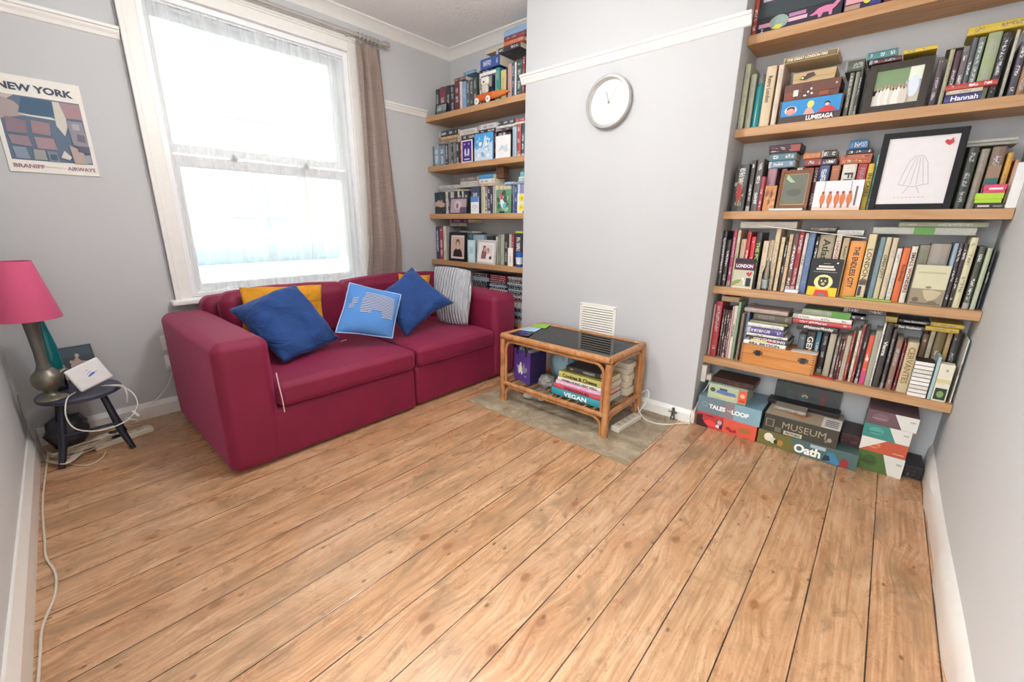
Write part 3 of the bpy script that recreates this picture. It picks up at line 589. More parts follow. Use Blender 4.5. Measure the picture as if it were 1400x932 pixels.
('L2','s',-2.2112,-2.1811,2.45,1.552,0.1825,0.1314,'2a2530',0.5,'dark book behind white card',None,'111111','book',None),
('L2','s',-2.1328,-2.098,2.42,1.552,0.2004,0.1443,'a9c8d8',0.4,'ice blue paperback',None,'111111','book',None),
('L2','s',-2.0918,-2.0583,2.42,1.552,0.2104,0.1515,'b8433f',0.8,'tomato red hardback',None,'111111','book',None),
('L2','s',-2.0507,-2.0226,2.42,1.552,0.21,0.1512,'2b4f55',1.0,'deep teal paperback',None,'111111','book',None),
('L2','l',-2.9473,-2.7177,2.43,1.719,0.032,0.1722,'8a7a6a',0.4,'brown-grey slim paperback',None,'111111','book',None),
('L2','l',-2.9238,-2.7165,2.43,1.7516,0.0235,0.1554,'cfa268',0.6,'honey orange paperback',None,'111111','book',None),
('L2','l',-2.944,-2.7151,2.43,1.7757,0.042,0.1717,'1d2233',0.8,'thick midnight blue hardback',None,'111111','book',None),
('L2','l',-2.6921,-2.5168,2.43,1.723,0.0351,0.1314,'4a2f28',0.8,'dark brown thick paperback',None,'111111','book',None),
('L2','l',-2.6905,-2.4967,2.43,1.7588,0.0401,0.1454,'d9d3cf',0.3,'white thick paperback with red title',None,'111111','book',None),
('L2','l',-2.479,-2.3046,2.43,1.7458,0.0265,0.1307,'3b2236',0.8,'plum thick paperback',None,'111111','book',None),
('L2','l',-2.4827,-2.3007,2.43,1.7729,0.0348,0.1365,'dcd6da',0.1,'white paperback with black dot',None,'111111','book',None),
('L2','l',-2.2897,-2.1363,2.42,1.7377,0.0178,0.115,'5c3a48',0.8,'mulberry slim paperback',None,'111111','book',None),
('L2','l',-2.2897,-2.1113,2.42,1.7561,0.0182,0.1338,'e3e2dc',0.4,'white slim paperback',None,'111111','book',None),
('L2','l',-2.2897,-2.1083,2.42,1.7749,0.0291,0.1361,'37414a',0.95,'dark paperback with tan end',None,'111111','book',None),
('L2','l',-2.108,-2.0212,2.42,1.763,0.0156,0.0651,'e8e2d8',0.4,'ivory slim paperback',None,'111111','book',None),
('L2','l',-2.1048,-2.0218,2.42,1.7792,0.0169,0.0623,'bb4a48',0.6,'coral red slim paperback',None,'111111','book',None),
('L3','s',-3.019,-2.877,2.42,1.175,0.1753,0.03,'15182a',0.7,'dark picture book with pale wave',None,'111111','book','wave'),
('L3','s',-2.8743,-2.8462,2.42,1.175,0.1773,0.1276,'d9d4c8',0.1,'white paperback with black dots',None,'111111','book',None),
('L3','s',-2.8448,-2.817,2.42,1.175,0.1738,0.1252,'2a2c2e',0.8,'black paperback with white dots',None,'111111','book',None),
('L3','s',-2.8129,-2.7894,2.42,1.175,0.175,0.126,'cfcac0',0.3,'pale grey paperback',None,'111111','book',None),
('L3','s',-2.789,-2.75,2.44,1.175,0.1773,0.1276,'202024',0.9,'black hardback behind small dark frame',None,'111111','book',None),
('L3','s',-2.7461,-2.7269,2.44,1.175,0.1783,0.1284,'e3ded4',0.2,'white slim paperback behind small dark frame',None,'111111','book',None),
('L3','s',-2.7246,-2.695,2.44,1.175,0.1772,0.1276,'1d1d21',0.9,'black slim paperback behind small dark frame',None,'111111','book',None),
('L3','s',-2.6919,-2.6769,2.44,1.175,0.1774,0.1277,'e6e1d8',0.2,'thin white paperback',None,'111111','book',None),
('L3','s',-2.6739,-2.6146,2.44,1.175,0.1758,0.1266,'28282c',0.9,'thick black hardback',None,'111111','book',None),
('L3','s',-2.5777,-2.4752,2.43,1.175,0.2047,0.1474,'33405a',1.0,'navy and white picture book',None,'111111','book',None),
('L3','s',-2.4509,-2.41,2.42,1.175,0.1981,0.1426,'d9cda8',0.3,'cream thick paperback',None,'111111','book',None),
('L3','s',-2.4066,-2.3824,2.42,1.175,0.1964,0.1414,'77788a',0.9,'grey-violet paperback',None,'111111','book',None),
('L3','s',-2.3784,-2.3518,2.42,1.175,0.1977,0.1424,'1f2638',1.0,'navy paperback with white letters',None,'111111','book',None),
('L3','s',-2.3498,-2.3281,2.42,1.175,0.1965,0.1415,'202026',1.0,'black paperback with white letters',None,'111111','book',None),
('L3','s',-2.3255,-2.3072,2.42,1.175,0.1986,0.143,'b9b3ba',0.3,'lilac grey paperback',None,'111111','book',None),
('L3','s',-2.304,-2.275,2.42,1.175,0.1989,0.1432,'e3d9b6',0.3,'ivory hardback',None,'111111','book',None),
('L3','s',-2.2746,-2.2363,2.44,1.175,0.2002,0.1442,'ddcba6',0.5,'ivory book behind bird card',None,'111111','book',None),
('L3','s',-2.2331,-2.1586,2.44,1.175,0.1995,0.1436,'e6dcc0',0.5,'white book behind bird card',None,'111111','book',None),
('L3','s',-2.1246,-2.1066,2.42,1.175,0.1958,0.141,'5f7fb8',0.5,'cornflower blue paperback',None,'111111','book',None),
('L3','s',-2.1048,-2.0827,2.42,1.175,0.1947,0.1402,'44508a',0.7,'indigo paperback',None,'111111','book',None),
('L3','s',-2.0793,-2.0575,2.42,1.175,0.1979,0.1425,'cfe0e6',0.4,'white-blue slim paperback',None,'111111','book',None),
('L3','s',-2.0546,-2.0197,2.42,1.175,0.1964,0.1414,'9a8fc0',0.4,'lavender paperback',None,'111111','book',None),
('L3','l',-2.9572,-2.6144,2.44,1.3539,0.01,0.176,'d6d1c0',0.3,'long cream slim hardback',None,'111111','book',None),
('L3','l',-2.9792,-2.7642,2.44,1.3645,0.0135,0.1612,'a9adb0',0.4,'silver grey slim paperback',None,'111111','book',None),
('L3','l',-2.9776,-2.7478,2.44,1.3786,0.0269,0.1724,'c3c6c6',0.2,'pale silver thick magazine stack',None,'111111','book',None),
('L3','l',-2.7161,-2.5158,2.45,1.3803,0.0446,0.1503,'cdc7c2',0.3,'white thick paperback with round mark',None,'111111','book',None),
('L3','l',-2.7186,-2.5292,2.45,1.4255,0.0316,0.1421,'8a7a74',0.5,'taupe thick paperback',None,'111111','book',None),
('L3','l',-2.454,-2.2943,2.42,1.3745,0.0196,0.1198,'e0bfa4',0.3,'peach slim paperback',None,'111111','book',None),
('L3','l',-2.4674,-2.3072,2.42,1.3947,0.0338,0.1201,'e8e4dc',0.1,'white paperback with dark spots',None,'111111','book',None),
('L3','l',-2.4737,-2.3201,2.42,1.4291,0.03,0.1152,'2f9bd8',0.2,'bright cyan blue paperback',None,'111111','book',None),
('L3','l',-2.3195,-2.2394,2.45,1.4291,0.0794,0.0601,'6b4a34',0.4,'brown cardboard box',None,'111111','small_box',None),
('L3','l',-2.2056,-2.117,2.42,1.3751,0.0191,0.0664,'a3c3e0',0.4,'pale blue slim paperback',None,'111111','book',None),
('L3','l',-2.0873,-2.019,2.42,1.3735,0.0147,0.0512,'8fb6d6',0.4,'soft blue slim paperback',None,'111111','book',None),
('L3','l',-2.0728,-2.0193,2.42,1.3889,0.0146,0.0401,'c9e3ea',0.3,'ice white slim paperback',None,'111111','book',None),
('L3','l',-2.0674,-2.0198,2.42,1.4041,0.0194,0.0357,'d9eef0',0.3,'frost white paperback',None,'111111','book',None),
('L3','l',-2.0534,-2.0188,2.42,1.4241,0.0313,0.026,'3fd0cf',0.4,'turquoise thick paperback',None,'111111','book',None),
('L4','s',-3.019,-2.9751,2.42,0.793,0.2781,0.196,'1f2a58',0.95,'navy hardback with white top',None,'111111','book',None),
('L4','s',-2.9711,-2.9238,2.42,0.793,0.2769,0.196,'a03c48',0.95,'rose red hardback with white top',None,'111111','book',None),
('L4','s',-2.92,-2.8918,2.42,0.793,0.2834,0.196,'e2d9cc',0.2,'tall off-white paperback',None,'111111','book',None),
('L4','s',-2.8914,-2.854,2.435,0.793,0.2826,0.181,'8e8b88',0.4,'grey tall paperback',None,'111111','book',None),
('L4','s',-2.639,-2.5864,2.45,0.793,0.2305,0.1659,'2c6a6a',0.5,'deep teal book behind blue card',None,'111111','book',None),
('L4','s',-2.5779,-2.4511,2.45,0.793,0.2194,0.158,'9fb7c6',0.5,'wide pale blue picture book',None,'111111','book',None),
('L4','s',-2.4423,-2.3772,2.47,0.793,0.2121,0.146,'2c2c30',0.5,'black book behind silver frame',None,'111111','book',None),
('L4','s',-2.2939,-2.2746,2.42,0.793,0.2133,0.1536,'cfc9bd',0.3,'cream slim paperback',None,'111111','book',None),
('L4','s',-2.2723,-2.2478,2.42,0.793,0.2237,0.1611,'7d8a72',0.5,'moss green paperback',None,'111111','book',None),
('L4','s',-2.2441,-2.2101,2.42,0.793,0.2283,0.1644,'a9ad98',0.4,'sage grey paperback',None,'111111','book',None),
('L4','s',-2.2026,-2.1693,2.42,0.793,0.2346,0.1689,'1f1d20',0.6,'black tall paperback',None,'111111','book',None),
('L4','s',-2.1582,-2.1341,2.42,0.793,0.2328,0.1676,'c7b9b0',0.4,'greige slim paperback',None,'111111','book',None),
('L4','s',-2.1312,-2.1095,2.42,0.793,0.2334,0.1681,'a52f48',0.5,'berry red paperback',None,'111111','book',None),
('L4','s',-2.1024,-2.0261,2.42,0.793,0.2389,0.172,'1c2026',0.95,'black picture book with blue swirl',None,'111111','book',None),
('L4','l',-2.7417,-2.5902,2.45,1.0241,0.0149,0.1136,'8a8d8f',0.4,'grey slim paperback above portrait frame',None,'111111','book',None),
('L4','l',-2.8624,-2.7455,2.45,1.0762,0.0273,0.0877,'a9a49c',0.4,'stone thick paperback',None,'111111','book',None),
('L4','l',-2.861,-2.6369,2.45,1.1041,0.0301,0.166,'6f1f66',0.6,'purple and white magazine',None,'111111','book',None),
('L4','l',-2.0933,-2.023,2.42,1.0325,0.0172,0.0527,'b6d83a',0.3,'lime green slim paperback',None,'111111','book',None),
]
ROWS=[]
for r in _R: ROWS.append(r)
# ------------------------------------------------------------------ the room
XW, YB, YA, XR, ZC = -3.033, 2.362, 2.645, .325, 2.455
CX0, CX1 = -1.971, -.681
def lw(x): return -.154 - .0372*(x + 3.033)          # the side wall with the lamp runs very slightly off square
struct(MB().box((-3.3, -1.6, -.05), (.6, 2.9, 0), None).build('floor', FLOOR))
struct(MB().box((-3.3, -.4, ZC), (.6, 2.9, ZC+.05)).build('ceiling', CEIL))
w = MB(); wy0, wy1, wz0, wz1 = .60, 1.72, .66, 2.215
w.box((XW-.22, -.3, 0), (XW, wy0, ZC)); w.box((XW-.22, wy1, 0), (XW, YA+.1, ZC)); w.box((XW-.22, wy0, 0), (XW, wy1, wz0)); w.box((XW-.22, wy0, wz1), (XW, wy1, ZC))
struct(w.build('wall_window', WALL))
b = MB(); b.box((XW, YA, 0), (XR+.1, YA+.1, ZC)); struct(b.build('wall_back', WALL))
b = MB(); b.box((CX0, YB, 0), (CX1, YA, ZC)); struct(b.build('chimney_breast_wall', WALL, bevel=.004))
b = MB(); b.box((XR, -1.6, 0), (XR+.1, YA, ZC)); struct(b.build('wall_right', WALL2))
b = MB(); b.prism([(-3.033, lw(-3.033)), (-.75, lw(-.75)), (-.75, lw(-.75)-.1), (-3.033, lw(-3.033)-.1)], 0, ZC, 2)
b.box((-.75, -.34, 2.03), (XR, -.24, ZC)); struct(b.build('wall_left', WALL2))
# skirting boards
def skirt(name, pts, h=.1, t=.018):
    """pts: run along the wall in plan, room on the left of the direction of travel"""
    m = MB(); prof = [(0, 0), (t, 0), (t, h*.72), (t*.55, h*.9), (t*.3, h), (0, h)]
    for (x0, y0), (x1, y1) in zip(pts, pts[1:]):
        d = Vector((x1-x0, y1-y0, 0)).normalized(); n = Vector((-d.y, d.x, 0))
        vs = [Vector((x, y, 0)) + n*a + Vector((0, 0, z)) for x, y in ((x0, y0), (x1, y1)) for a, z in prof]; k = len(prof)
        m.add(vs, [tuple(range(k))[::-1], tuple(range(k, 2*k))] + [(i, (i+1) % k, k+(i+1) % k, k+i) for i in range(k)])
    return struct(m.build(name, TRIM))
skirt('baseboard_window_wall', [(XW, YA), (XW, -.15)], .092)
skirt('baseboard_chimney', [(CX1, YA), (CX1, YB), (CX0, YB)], .075)
rb = MB(); N_ = 40                                      # uneven, many times painted board along the white wall
prof = [(0, 0), (.017, 0), (.02, .06), (.016, .1), (0, .118)]
for i in range(N_+1):
    y = YA - (YA+1.5)*i/N_; wv_ = .004*math.sin(y*9) + .003*math.sin(y*23); hz = 1 + .06*math.sin(y*5+1)
    for a, z in prof: rb.v.append((XR - (a + wv_ if a else 0), y, z*hz))
for i in range(N_):
    for j in range(4): rb.f.append((i*5+j, (i+1)*5+j, (i+1)*5+j+1, i*5+j+1)); rb.mi.append(0)
struct(rb.build('baseboard_right', TRIM, smooth=True))
skirt('baseboard_left', [(-3.03, lw(-3.03)), (-.75, lw(-.75))], .12, .022)
# picture rail: a moulded profile
def rail(name, p0, p1, n, zt=2.025, h=.056):
    m = MB(); prof = [(0, 0), (.008, .004), (.012, .018), (.02, .03), (.022, .038), (.03, .042), (.03, .054), (.02, .056), (0, .056)]
    p0 = Vector(p0); p1 = Vector(p1); n = Vector(n); vs = [p + n*a + Vector((0, 0, zt-h+z)) for p in (p0, p1) for a, z in prof]; k = len(prof)
    m.add(vs, [tuple(range(k)), tuple(range(k, 2*k))[::-1]] + [(i, k+i, k+(i+1) % k, (i+1) % k) for i in range(k)]); return struct(m.build(name, TRIM))
rail('trim_1', (CX0-.03, YB, 0), (CX1+.03, YB, 0), (0, -1, 0), 2.028)
rail('trim_2', (XW, -.15, 0), (XW, .515, 0), (1, 0, 0), 2.003)
rail('trim_3', (XW, 1.82, 0), (XW, 2.372, 0), (1, 0, 0), 1.975)
# coving
def cove(name, pts):
    m = MB(); prof = [(0, -.062), (.006, -.06), (.012, -.05), (.03, -.03), (.055, -.014), (.068, -.008), (.075, -.008), (.079, 0)]
    for (x0, y0, nx, ny, x1, y1, mx, my) in pts:
        vs = [Vector((x0 + a*nx, y0 + a*ny, ZC+z)) for a, z in prof] + [Vector((x1 + a*mx, y1 + a*my, ZC+z)) for a, z in prof]; k = len(prof)
        m.add(vs, [(i, i+1, k+i+1, k+i) for i in range(k-1)])
    return struct(m.build(name, TRIM, smooth=True))
cove('trim_4', [(XW, -.15, 1, 0, XW, YA, 1, -1), (XW, YA, 1, -1, CX0, YA, -1, -1)])
# hearth slab and patched boards round it
struct(MB().round_box((-1.86, 1.70, -.03), (-.745, YB, .003), .004, None, 8, (0, 0, 0), .002).build('floor_hearth_slab', STONE, smooth=True))
struct(MB().box((-1.862, 1.692, -.01), (-.738, 1.70, .002)).build('floor_hearth_joint', M('9c8360', .7)))

# ------------------------------------------------------------------ window
win = MB(); t0 = XW+.022                                 # stepped timber casing on the wall
def frame_rect(m, x0, x1, y0, y1, z0, z1, w, wb=None, mt=None):
    wb = w if wb is None else wb
    m.box((x0, y0, z0), (x1, y0+w, z1), mt); m.box((x0, y1-w, z0), (x1, y1, z1), mt); m.box((x0, y0+w, z1-w), (x1, y1-w, z1), mt); m.box((x0, y0+w, z0), (x1, y1-w, z0+wb), mt)
w1 = bpy.data.objects.new('window_1', None); COL.objects.link(w1); w1['kind'] = 'structure'; w1['label'] = 'white sliding sash window with net curtain, above the sofa'
m = MB(); frame_rect(m, XW-.001, XW+.022, .518, 1.80, .655, 2.30, .082, .01); frame_rect(m, XW, XW+.034, .518, 1.80, .655, 2.30, .024, .01); m.box((XW, .50, 2.285), (XW+.045, 1.82, 2.315))
m.build('window_casing', TRIM, w1, bevel=.004)
m = MB(); frame_rect(m, XW-.19, XW-.0, .60, 1.72, .66, 2.215, .03); frame_rect(m, XW-.06, XW-.04, .60, 1.72, .66, 2.215, .05); m.build('window_box', UPVC, w1, bevel=.003)
m = MB(); m.round_box((XW-.06, .495, .628), (XW+.06, 1.825, .66), .01, None, 3); m.build('window_sill', WHITE, w1, smooth=True)
m = MB(); frame_rect(m, XW-.155, XW-.115, .63, 1.69, 1.47, 2.19, .045, .05); m.build('upper_sash', UPVC, w1, bevel=.004)
m = MB(); frame_rect(m, XW-.105, XW-.065, .63, 1.69, .67, 1.44, .045, .06); m.box((XW-.11, .63, 1.40), (XW-.06, 1.69, 1.455)); m.build('lower_sash', UPVC, w1, bevel=.004)
for z0, z1, xx in ((1.51, 2.15, -.135), (.72, 1.40, -.085)):
    MB().box((XW+xx, .67, z0), (XW+xx+.004, 1.65, z1)).build('window_pane', PANE, w1)
for y in (.95, 1.38):
    m = MB(); m.box((XW-.062, y-.02, 1.452), (XW-.045, y+.02, 1.464)); m.lathe([(.009, 0), (.009, .014), (.005, .02)], 12, (XW-.054, y, 1.464)); m.build('sash_catch', M('8d9396', .3, .8), w1)
# street outside
def street():
    m = MB(); m.box((-14, -9, -.4), (-3.4, 12, -.35)); struct(m.build('outside_pavement', M('9b9a97', .8)))
    h = MB(); br = M('b8ab9d', .85, name='pale_brick'); fr = M('dddad4', .5); gl = M('979da0', .2); 
    h.box((-12, -9, -.4), (-9.5, 12, 5.8), br)
    for k in range(-3, 5):
        y0 = k*2.4+.3
        for z0, hh in ((.45, 1.5), (3.05, 1.45)):
            h.box((-9.5, y0-.12, z0-.12), (-9.46, y0+1.22, z0+hh+.12), fr); h.box((-9.47, y0, z0), (-9.44, y0+1.1, z0+hh), gl); h.box((-9.44, y0, z0+hh/2-.03), (-9.42, y0+1.1, z0+hh/2+.03), fr); h.box((-9.439, y0+.52, z0), (-9.425, y0+.58, z0+hh), fr)
    struct(h.build('outside_terrace'))
    c = MB(); c.round_box((-7.9, .2, -.05), (-6.3, 4.2, .55), .2, M('b5c1c7', .3)); c.round_box((-7.75, .9, .45), (-6.45, 3.4, .98), .25, M('8a969c', .1))
    for y in (.95, 3.4):
        c.add([Vector((-6.32 + (.08 if k else 0), y + .3*math.cos(a*PI/8), -.05 + .3*math.sin(a*PI/8))) for k in (0, 1) for a in range(16)], [tuple(range(16)), tuple(range(31, 15, -1))] + [(a, (a+1) % 16, 16+(a+1) % 16, 16+a) for a in range(16)], M('1c1c1d', .7))
    tag(c.build('car', smooth=True), 'blue-grey car parked in the bright street beyond the window', 'car')
street()
# net curtain and heavy curtain
m = MB(); ny, nz = 190, 24
for j in range(nz+1):
    z = .675 + (2.215-.675)*j/nz
    for i in range(ny+1):
        s = i/ny; y = .612 + (1.698-.612)*s
        a = .5 + .5*(1 - j/nz)
        x = XW - .022 + .010*a*math.sin(s*62 + 1.2*math.sin(s*17)) + .006*math.sin(s*23 + z*.7) + .0025*math.sin(z*6+s*40)
        m.v.append((x, y, z))
for j in range(nz):
    for i in range(ny): q = j*(ny+1)+i; m.f.append((q, q+1, q+ny+2, q+ny+1)); m.mi.append(0)
nc = thing('net_curtain', 'sheer white net curtain gathered across the sash window', 'net curtain')
m.build('voile', VOILE, nc, smooth=True)
hd = MB(); 
for i in range(90):
    y0 = .612 + 1.086*i/90; hd.box((XW-.03+.003*math.sin(i*1.9), y0, 2.175), (XW-.018+.003*math.sin(i*1.9), y0+.0125, 2.213+.004*math.sin(i*2.7)))
hd.build('gathered_heading', M('e8ebee', .9, name='voile_heading'), nc); MB().tube([(XW-.024, .605, 2.19), (XW-.024, 1.715, 2.19)], .005).build('net_wire', WHITE, nc)
cr = thing('curtain_rod', 'long pale metal curtain rod above the window', 'curtain rod')
MB().tube([(XW+.085, .18, 2.298), (XW+.085, 1.99, 2.312)], .0155, 14).build('rod', M('c9c5bf', .25, .6), cr, smooth=True)
MB().tube([(XW+.085, 1.96, 2.312), (XW+.085, 2.0, 2.3125)], .022, 14).build('finial', M('c9c5bf', .25, .6), cr, smooth=True)
for y in (.42, 1.70):
    mm = MB(); mm.tube([(XW, y, 2.30), (XW+.085, y, 2.30)], .008, 8); mm.box((XW, y-.02, 2.275), (XW+.006, y+.02, 2.335)); mm.build('bracket', M('b9b5af', .3, .6), cr)
cu = thing('curtain', 'taupe slubbed curtain hanging in deep folds beside the window', 'curtain')
m = MB(); nu, nz = 150, 60
for j in range(nz+1):
    t = j/nz; z = 2.272 - (2.272-.12)*t
    ya = 1.745 - .035*min(1, t*1.5) ; yb = 1.925 + .085*min(1, t*1.7) + .05*max(0, t-.6)
    q_ = max(0., min(1., (.92-z)/.2)); amp = .044 - .016*q_
    cx = XW + .085 - .037*q_
    for i in range(nu+1):
        s = i/nu; ph = s*6.1*PI + .5*math.sin(3*t + s*4)
        sharp = math.sin(ph); sharp = math.copysign(abs(sharp)**.75, sharp)
        x = cx + amp*sharp*(.75 + .25*math.sin(s*9+t*2)); y = ya + (yb-ya)*(s + .018*math.sin(2*ph)) + .012*math.sin(t*5+s*3)*t
        if t < .06: x = cx + (x-cx)*(.4 + t*10)
        m.v.append((x, y, z))
for j in range(nz):
    for i in range(nu): q = j*(nu+1)+i; m.f.append((q, q+1, q+nu+2, q+nu+1)); m.mi.append(0)
c_ = m.build('curtain_cloth', CUR, cu, smooth=True, ang=80); sd = c_.modifiers.new('s', 'SOLIDIFY'); sd.thickness = .003
for k in range(6):
    y = 1.765 + k*.03; mm = MB(); mm.tube([(XW+.085+.0225*math.cos(a*PI/8), y, 2.305+.0225*math.sin(a*PI/8)) for a in range(17)], .0035, 6, cap=False); mm.build('ring', M('b5aca2', .35, .4), cu, smooth=True)

# ------------------------------------------------------------------ shelves
def shelf(x0, x1, y0, zt, th, label):
    s = MB(); s.box((x0, y0, zt-th), (x1, YA-.001, zt)); o = s.build('wall_shelf', OAK, bevel=.0015); return tag(o, label, 'shelf', None)
names = ['top', 'second', 'third', 'fourth', 'lowest']
for n_, zt in zip(names, (1.961, 1.562, 1.175, .787, .390)): shelf(CX1+.001, XR-.002, 2.44, zt, .039, f'pale oak floating shelf, {n_} of five in the wide alcove')
for n_, zt in zip(['top', 'second', 'third', 'bottom'], (1.930, 1.552, 1.175, .793)): shelf(XW+.001, CX0-.001, 2.373, zt, .040, f'pale oak floating shelf, {n_} of four in the window alcove')
for x0, x1, z, lab in ((XW+.001, XW+.02, 1.875, 'top'), (XW+.001, XW+.02, 1.497, 'second')):
    pass
# ------------------------------------------------------------------ sofa
ARMTOP = .61
s1 = thing('sofa', 'maroon two-part fabric sofa with squared arms under the window', 'sofa', (-2.5, 1.36, 0))
def sp(name, a, b, r, puff=(0,0,0), mat=SOFA, wr=.0, n=10):
    o = MB().round_box(a, b, r, None, n, puff, wr).build(name, mat, s1, smooth=True, ang=60); o.location = (2.5, -1.36, 0); return o
sp('base', (-2.93, .432, .008), (-1.995, 1.408, .262), .025, (.004, 0, 0))
sp('base', (-2.93, 1.422, .010), (-2.01, 2.32, .262), .025, (.004, 0, 0))
sp('arm', (-2.945, .42, .006), (-1.985, .640, ARMTOP), .045, (.008, .008, .006), wr=.002)
sp('arm', (-2.93, 2.092, .008), (-1.99, 2.325, .617), .045, (.008, .006, .006), wr=.002)
sp('backrest', (-2.945, .60, .20), (-2.80, 1.412, .685), .05, (.006, 0, .012), wr=.003)
sp('backrest', (-2.945, 1.418, .20), (-2.79, 2.32, .70), .05, (.006, 0, .02), wr=.003)
sp('seat_cushion', (-2.80, .643, .262), (-1.975, 1.405, .378), .03, (.006, .002, .014), wr=.0025)
sp('seat_cushion', (-2.80, 1.425, .262), (-1.985, 2.088, .378), .03, (.006, .002, .014), wr=.0025)
sp('back_cushion', (-2.80, .655, .385), (-2.655, 1.385, .715), .06, (.01, .0, .014), wr=.005)
for y in (.5, 1.33, 1.52, 2.22):
    for x in (-2.85, -2.12): o = MB().lathe([(.02, 0), (.024, .014)], 12, (x, y, 0)).build('foot', M('1d1513', .5), s1); o.location = (2.5, -1.36, 0)
o = MB().tube([(-1.976, .645, .44), (-1.9745, .648, .38), (-1.969, .652, .31), (-1.975, .656, .245)], .0028, 6).build('seam_tape', M('d9cfc8', .6), s1); o.location = (2.5, -1.36, 0); pl(o, 'thin white seam tape')

def pillow(name, label, L, T, R_, B, thick, mat, lift=.0, wr=.004, seed=0, nrm=None, group=None, piping=None, pinch=.045, box=0., rc=.13):
    """cushion through four corner points (L, T, R, B in order round the edge)"""
    L, T, R_, B = map(Vector, (L, T, R_, B)); n = 34
    N = ((T-B).cross(R_-L)).normalized()
    if N.dot(Vector((0, 0, 1.1)) - (L+R_)/2) < 0: N = -N
    ctr = (L+T+R_+B)/4
    m = MB(); sh = Vector((seed*3.1, seed*1.7, 0)); idx = {}
    def surf(u, v, side, off=0.):
        a, b = 2*u-1, 2*v-1
        aa, bb = a*math.sqrt(1-rc*b*b)*(1+rc*.42), b*math.sqrt(1-rc*a*a)*(1+rc*.42); uu, vv = (aa+1)/2, (bb+1)/2
        p = L*(1-uu)*(1-vv) + T*uu*(1-vv) + R_*uu*vv + B*(1-uu)*vv
        e = max(0., (1-abs(a)**2.4)*(1-abs(b)**2.4))
        pin = pinch*((1-b*b)*a*a*abs(a) + (1-a*a)*b*b*abs(b)); p = p + (ctr-p)*pin
        w_ = noise.noise(p*6+sh)*wr*2.2 + noise.noise(p*16+sh)*wr*.9
        p = p + (noise.noise_vector(p*9+sh) + noise.noise_vector(p*4+sh)*1.5)*wr*.45
        if side == 0: return p
        return p + N*side*(thickness_ * e**.6 + off) + N*w_*min(1, e*3)
    thickness_ = thick/2
    for side in (1, -1):
        for i in range(n+1):
            for j in range(n+1):
                if min(i, j, n-i, n-j) == 0:
                    if side == -1: continue
                    idx[(1, i, j)] = idx[(-1, i, j)] = len(m.v); m.v.append(tuple(surf(i/n, j/n, 0))); continue
                idx[(side, i, j)] = len(m.v); m.v.append(tuple(surf(i/n, j/n, side)))
    for side in (1, -1):
        for i in range(n):
            for j in range(n):
                q = [idx[(side, i, j)], idx[(side, i+1, j)], idx[(side, i+1, j+1)], idx[(side, i, j+1)]]
                m.f.append(tuple(q if side == 1 else q[::-1])); m.mi.append(0)
    t = thing(name, label, 'cushion', tuple(ctr), group)
    o = m.build('cushion_cover', mat, t, smooth=True, ang=180); o.location = -ctr
    if piping:
        pts = [surf(k/n, 0, 0) for k in range(n)] + [surf(1, k/n, 0) for k in range(n)] + [surf(1-k/n, 1, 0) for k in range(n)] + [surf(0, 1-k/n, 0) for k in range(n)]
        pts.append(pts[0]); o2 = MB().tube(pts, .0035, 6).build('piping', piping, t, smooth=True); o2.location = -ctr
    return t, ctr, N, surf
PILS = {}
PILS['a'] = pillow('cushion', 'mustard yellow cushion tucked behind the large blue cushion', (-2.547, .693, .517), (-2.615, .728, .758), (-2.595, 1.182, .728), (-2.527, 1.136, .458), .06, MUST, seed=1, wr=.012, pinch=.12)
PILS['b'] = pillow('cushion', 'large royal blue cushion leaning on the sofa arm, white tag at its corner', (-2.585, .652, .645), (-2.46, .970, .765), (-2.335, 1.135, .435), (-2.20, .757, .400), .17, BLUE, seed=2, wr=.018, pinch=.15, rc=.26)
PILS['c'] = pillow('cushion', 'mustard yellow cushion with white label, behind blue diamond cushion', (-2.70, 1.794, .745), (-2.66, 2.06, .71), (-2.62, 2.04, .45), (-2.66, 1.75, .45), .08, MUST, seed=3, wr=.012, pinch=.12)
PILS['g'] = pillow('cushion', 'pale grey cable-knit cushion standing against the far sofa arm', (-2.50, 1.975, .795), (-2.155, 2.03, .782), (-2.155, 1.995, .40), (-2.43, 1.93, .395), .10, KNIT, seed=5, wr=.006, pinch=.03, rc=.16)
PILS['e'] = pillow('cushion', 'royal blue cushion standing on one corner as a diamond', (-2.462, 1.397, .622), (-2.482, 1.768, .800), (-2.201, 1.906, .57), (-2.211, 1.505, .402), .15, BLUE, seed=4, wr=.012, pinch=.15, rc=.08)
PILS['d'] = pillow('cushion', 'small light blue cushion printed with thin black and white stripes', (-2.385, 1.245, .753), (-2.245, 1.513, .665), (-2.13, 1.352, .432), (-2.26, 1.07, .500), .10, BLUE2, seed=6, wr=.004, pinch=.10, piping=M('a9c3ea', .8))
# tags
def tagmesh(key, c, U, V, w, h):
    t, ctr, N, _ = PILS[key]; U = Vector(U).normalized(); V = Vector(V).normalized(); m = MB(); c = Vector(c); n = U.cross(V).normalized()*.0012
    vs = [c+U*a*w+V*b*h+n*k for k in (0, 1) for a, b in ((-.5, -.5), (.5, -.5), (.5, .5), (-.5, .5))]
    m.add(vs, [(0,3,2,1), (4,5,6,7), (0,1,5,4), (1,2,6,5), (2,3,7,6), (3,0,4,7)]); o = m.build('care_label', M('efece4', .7), t); o.location = -ctr; pl(o, 'small white care label')
tagmesh('b', (-2.315, 1.14, .428), (.35, 1, .25), (1, -.3, .2), .035, .02)
tagmesh('c', (-2.69, 1.92, .745), (.2, 1, .1), (.3, .2, 1), .05, .022)
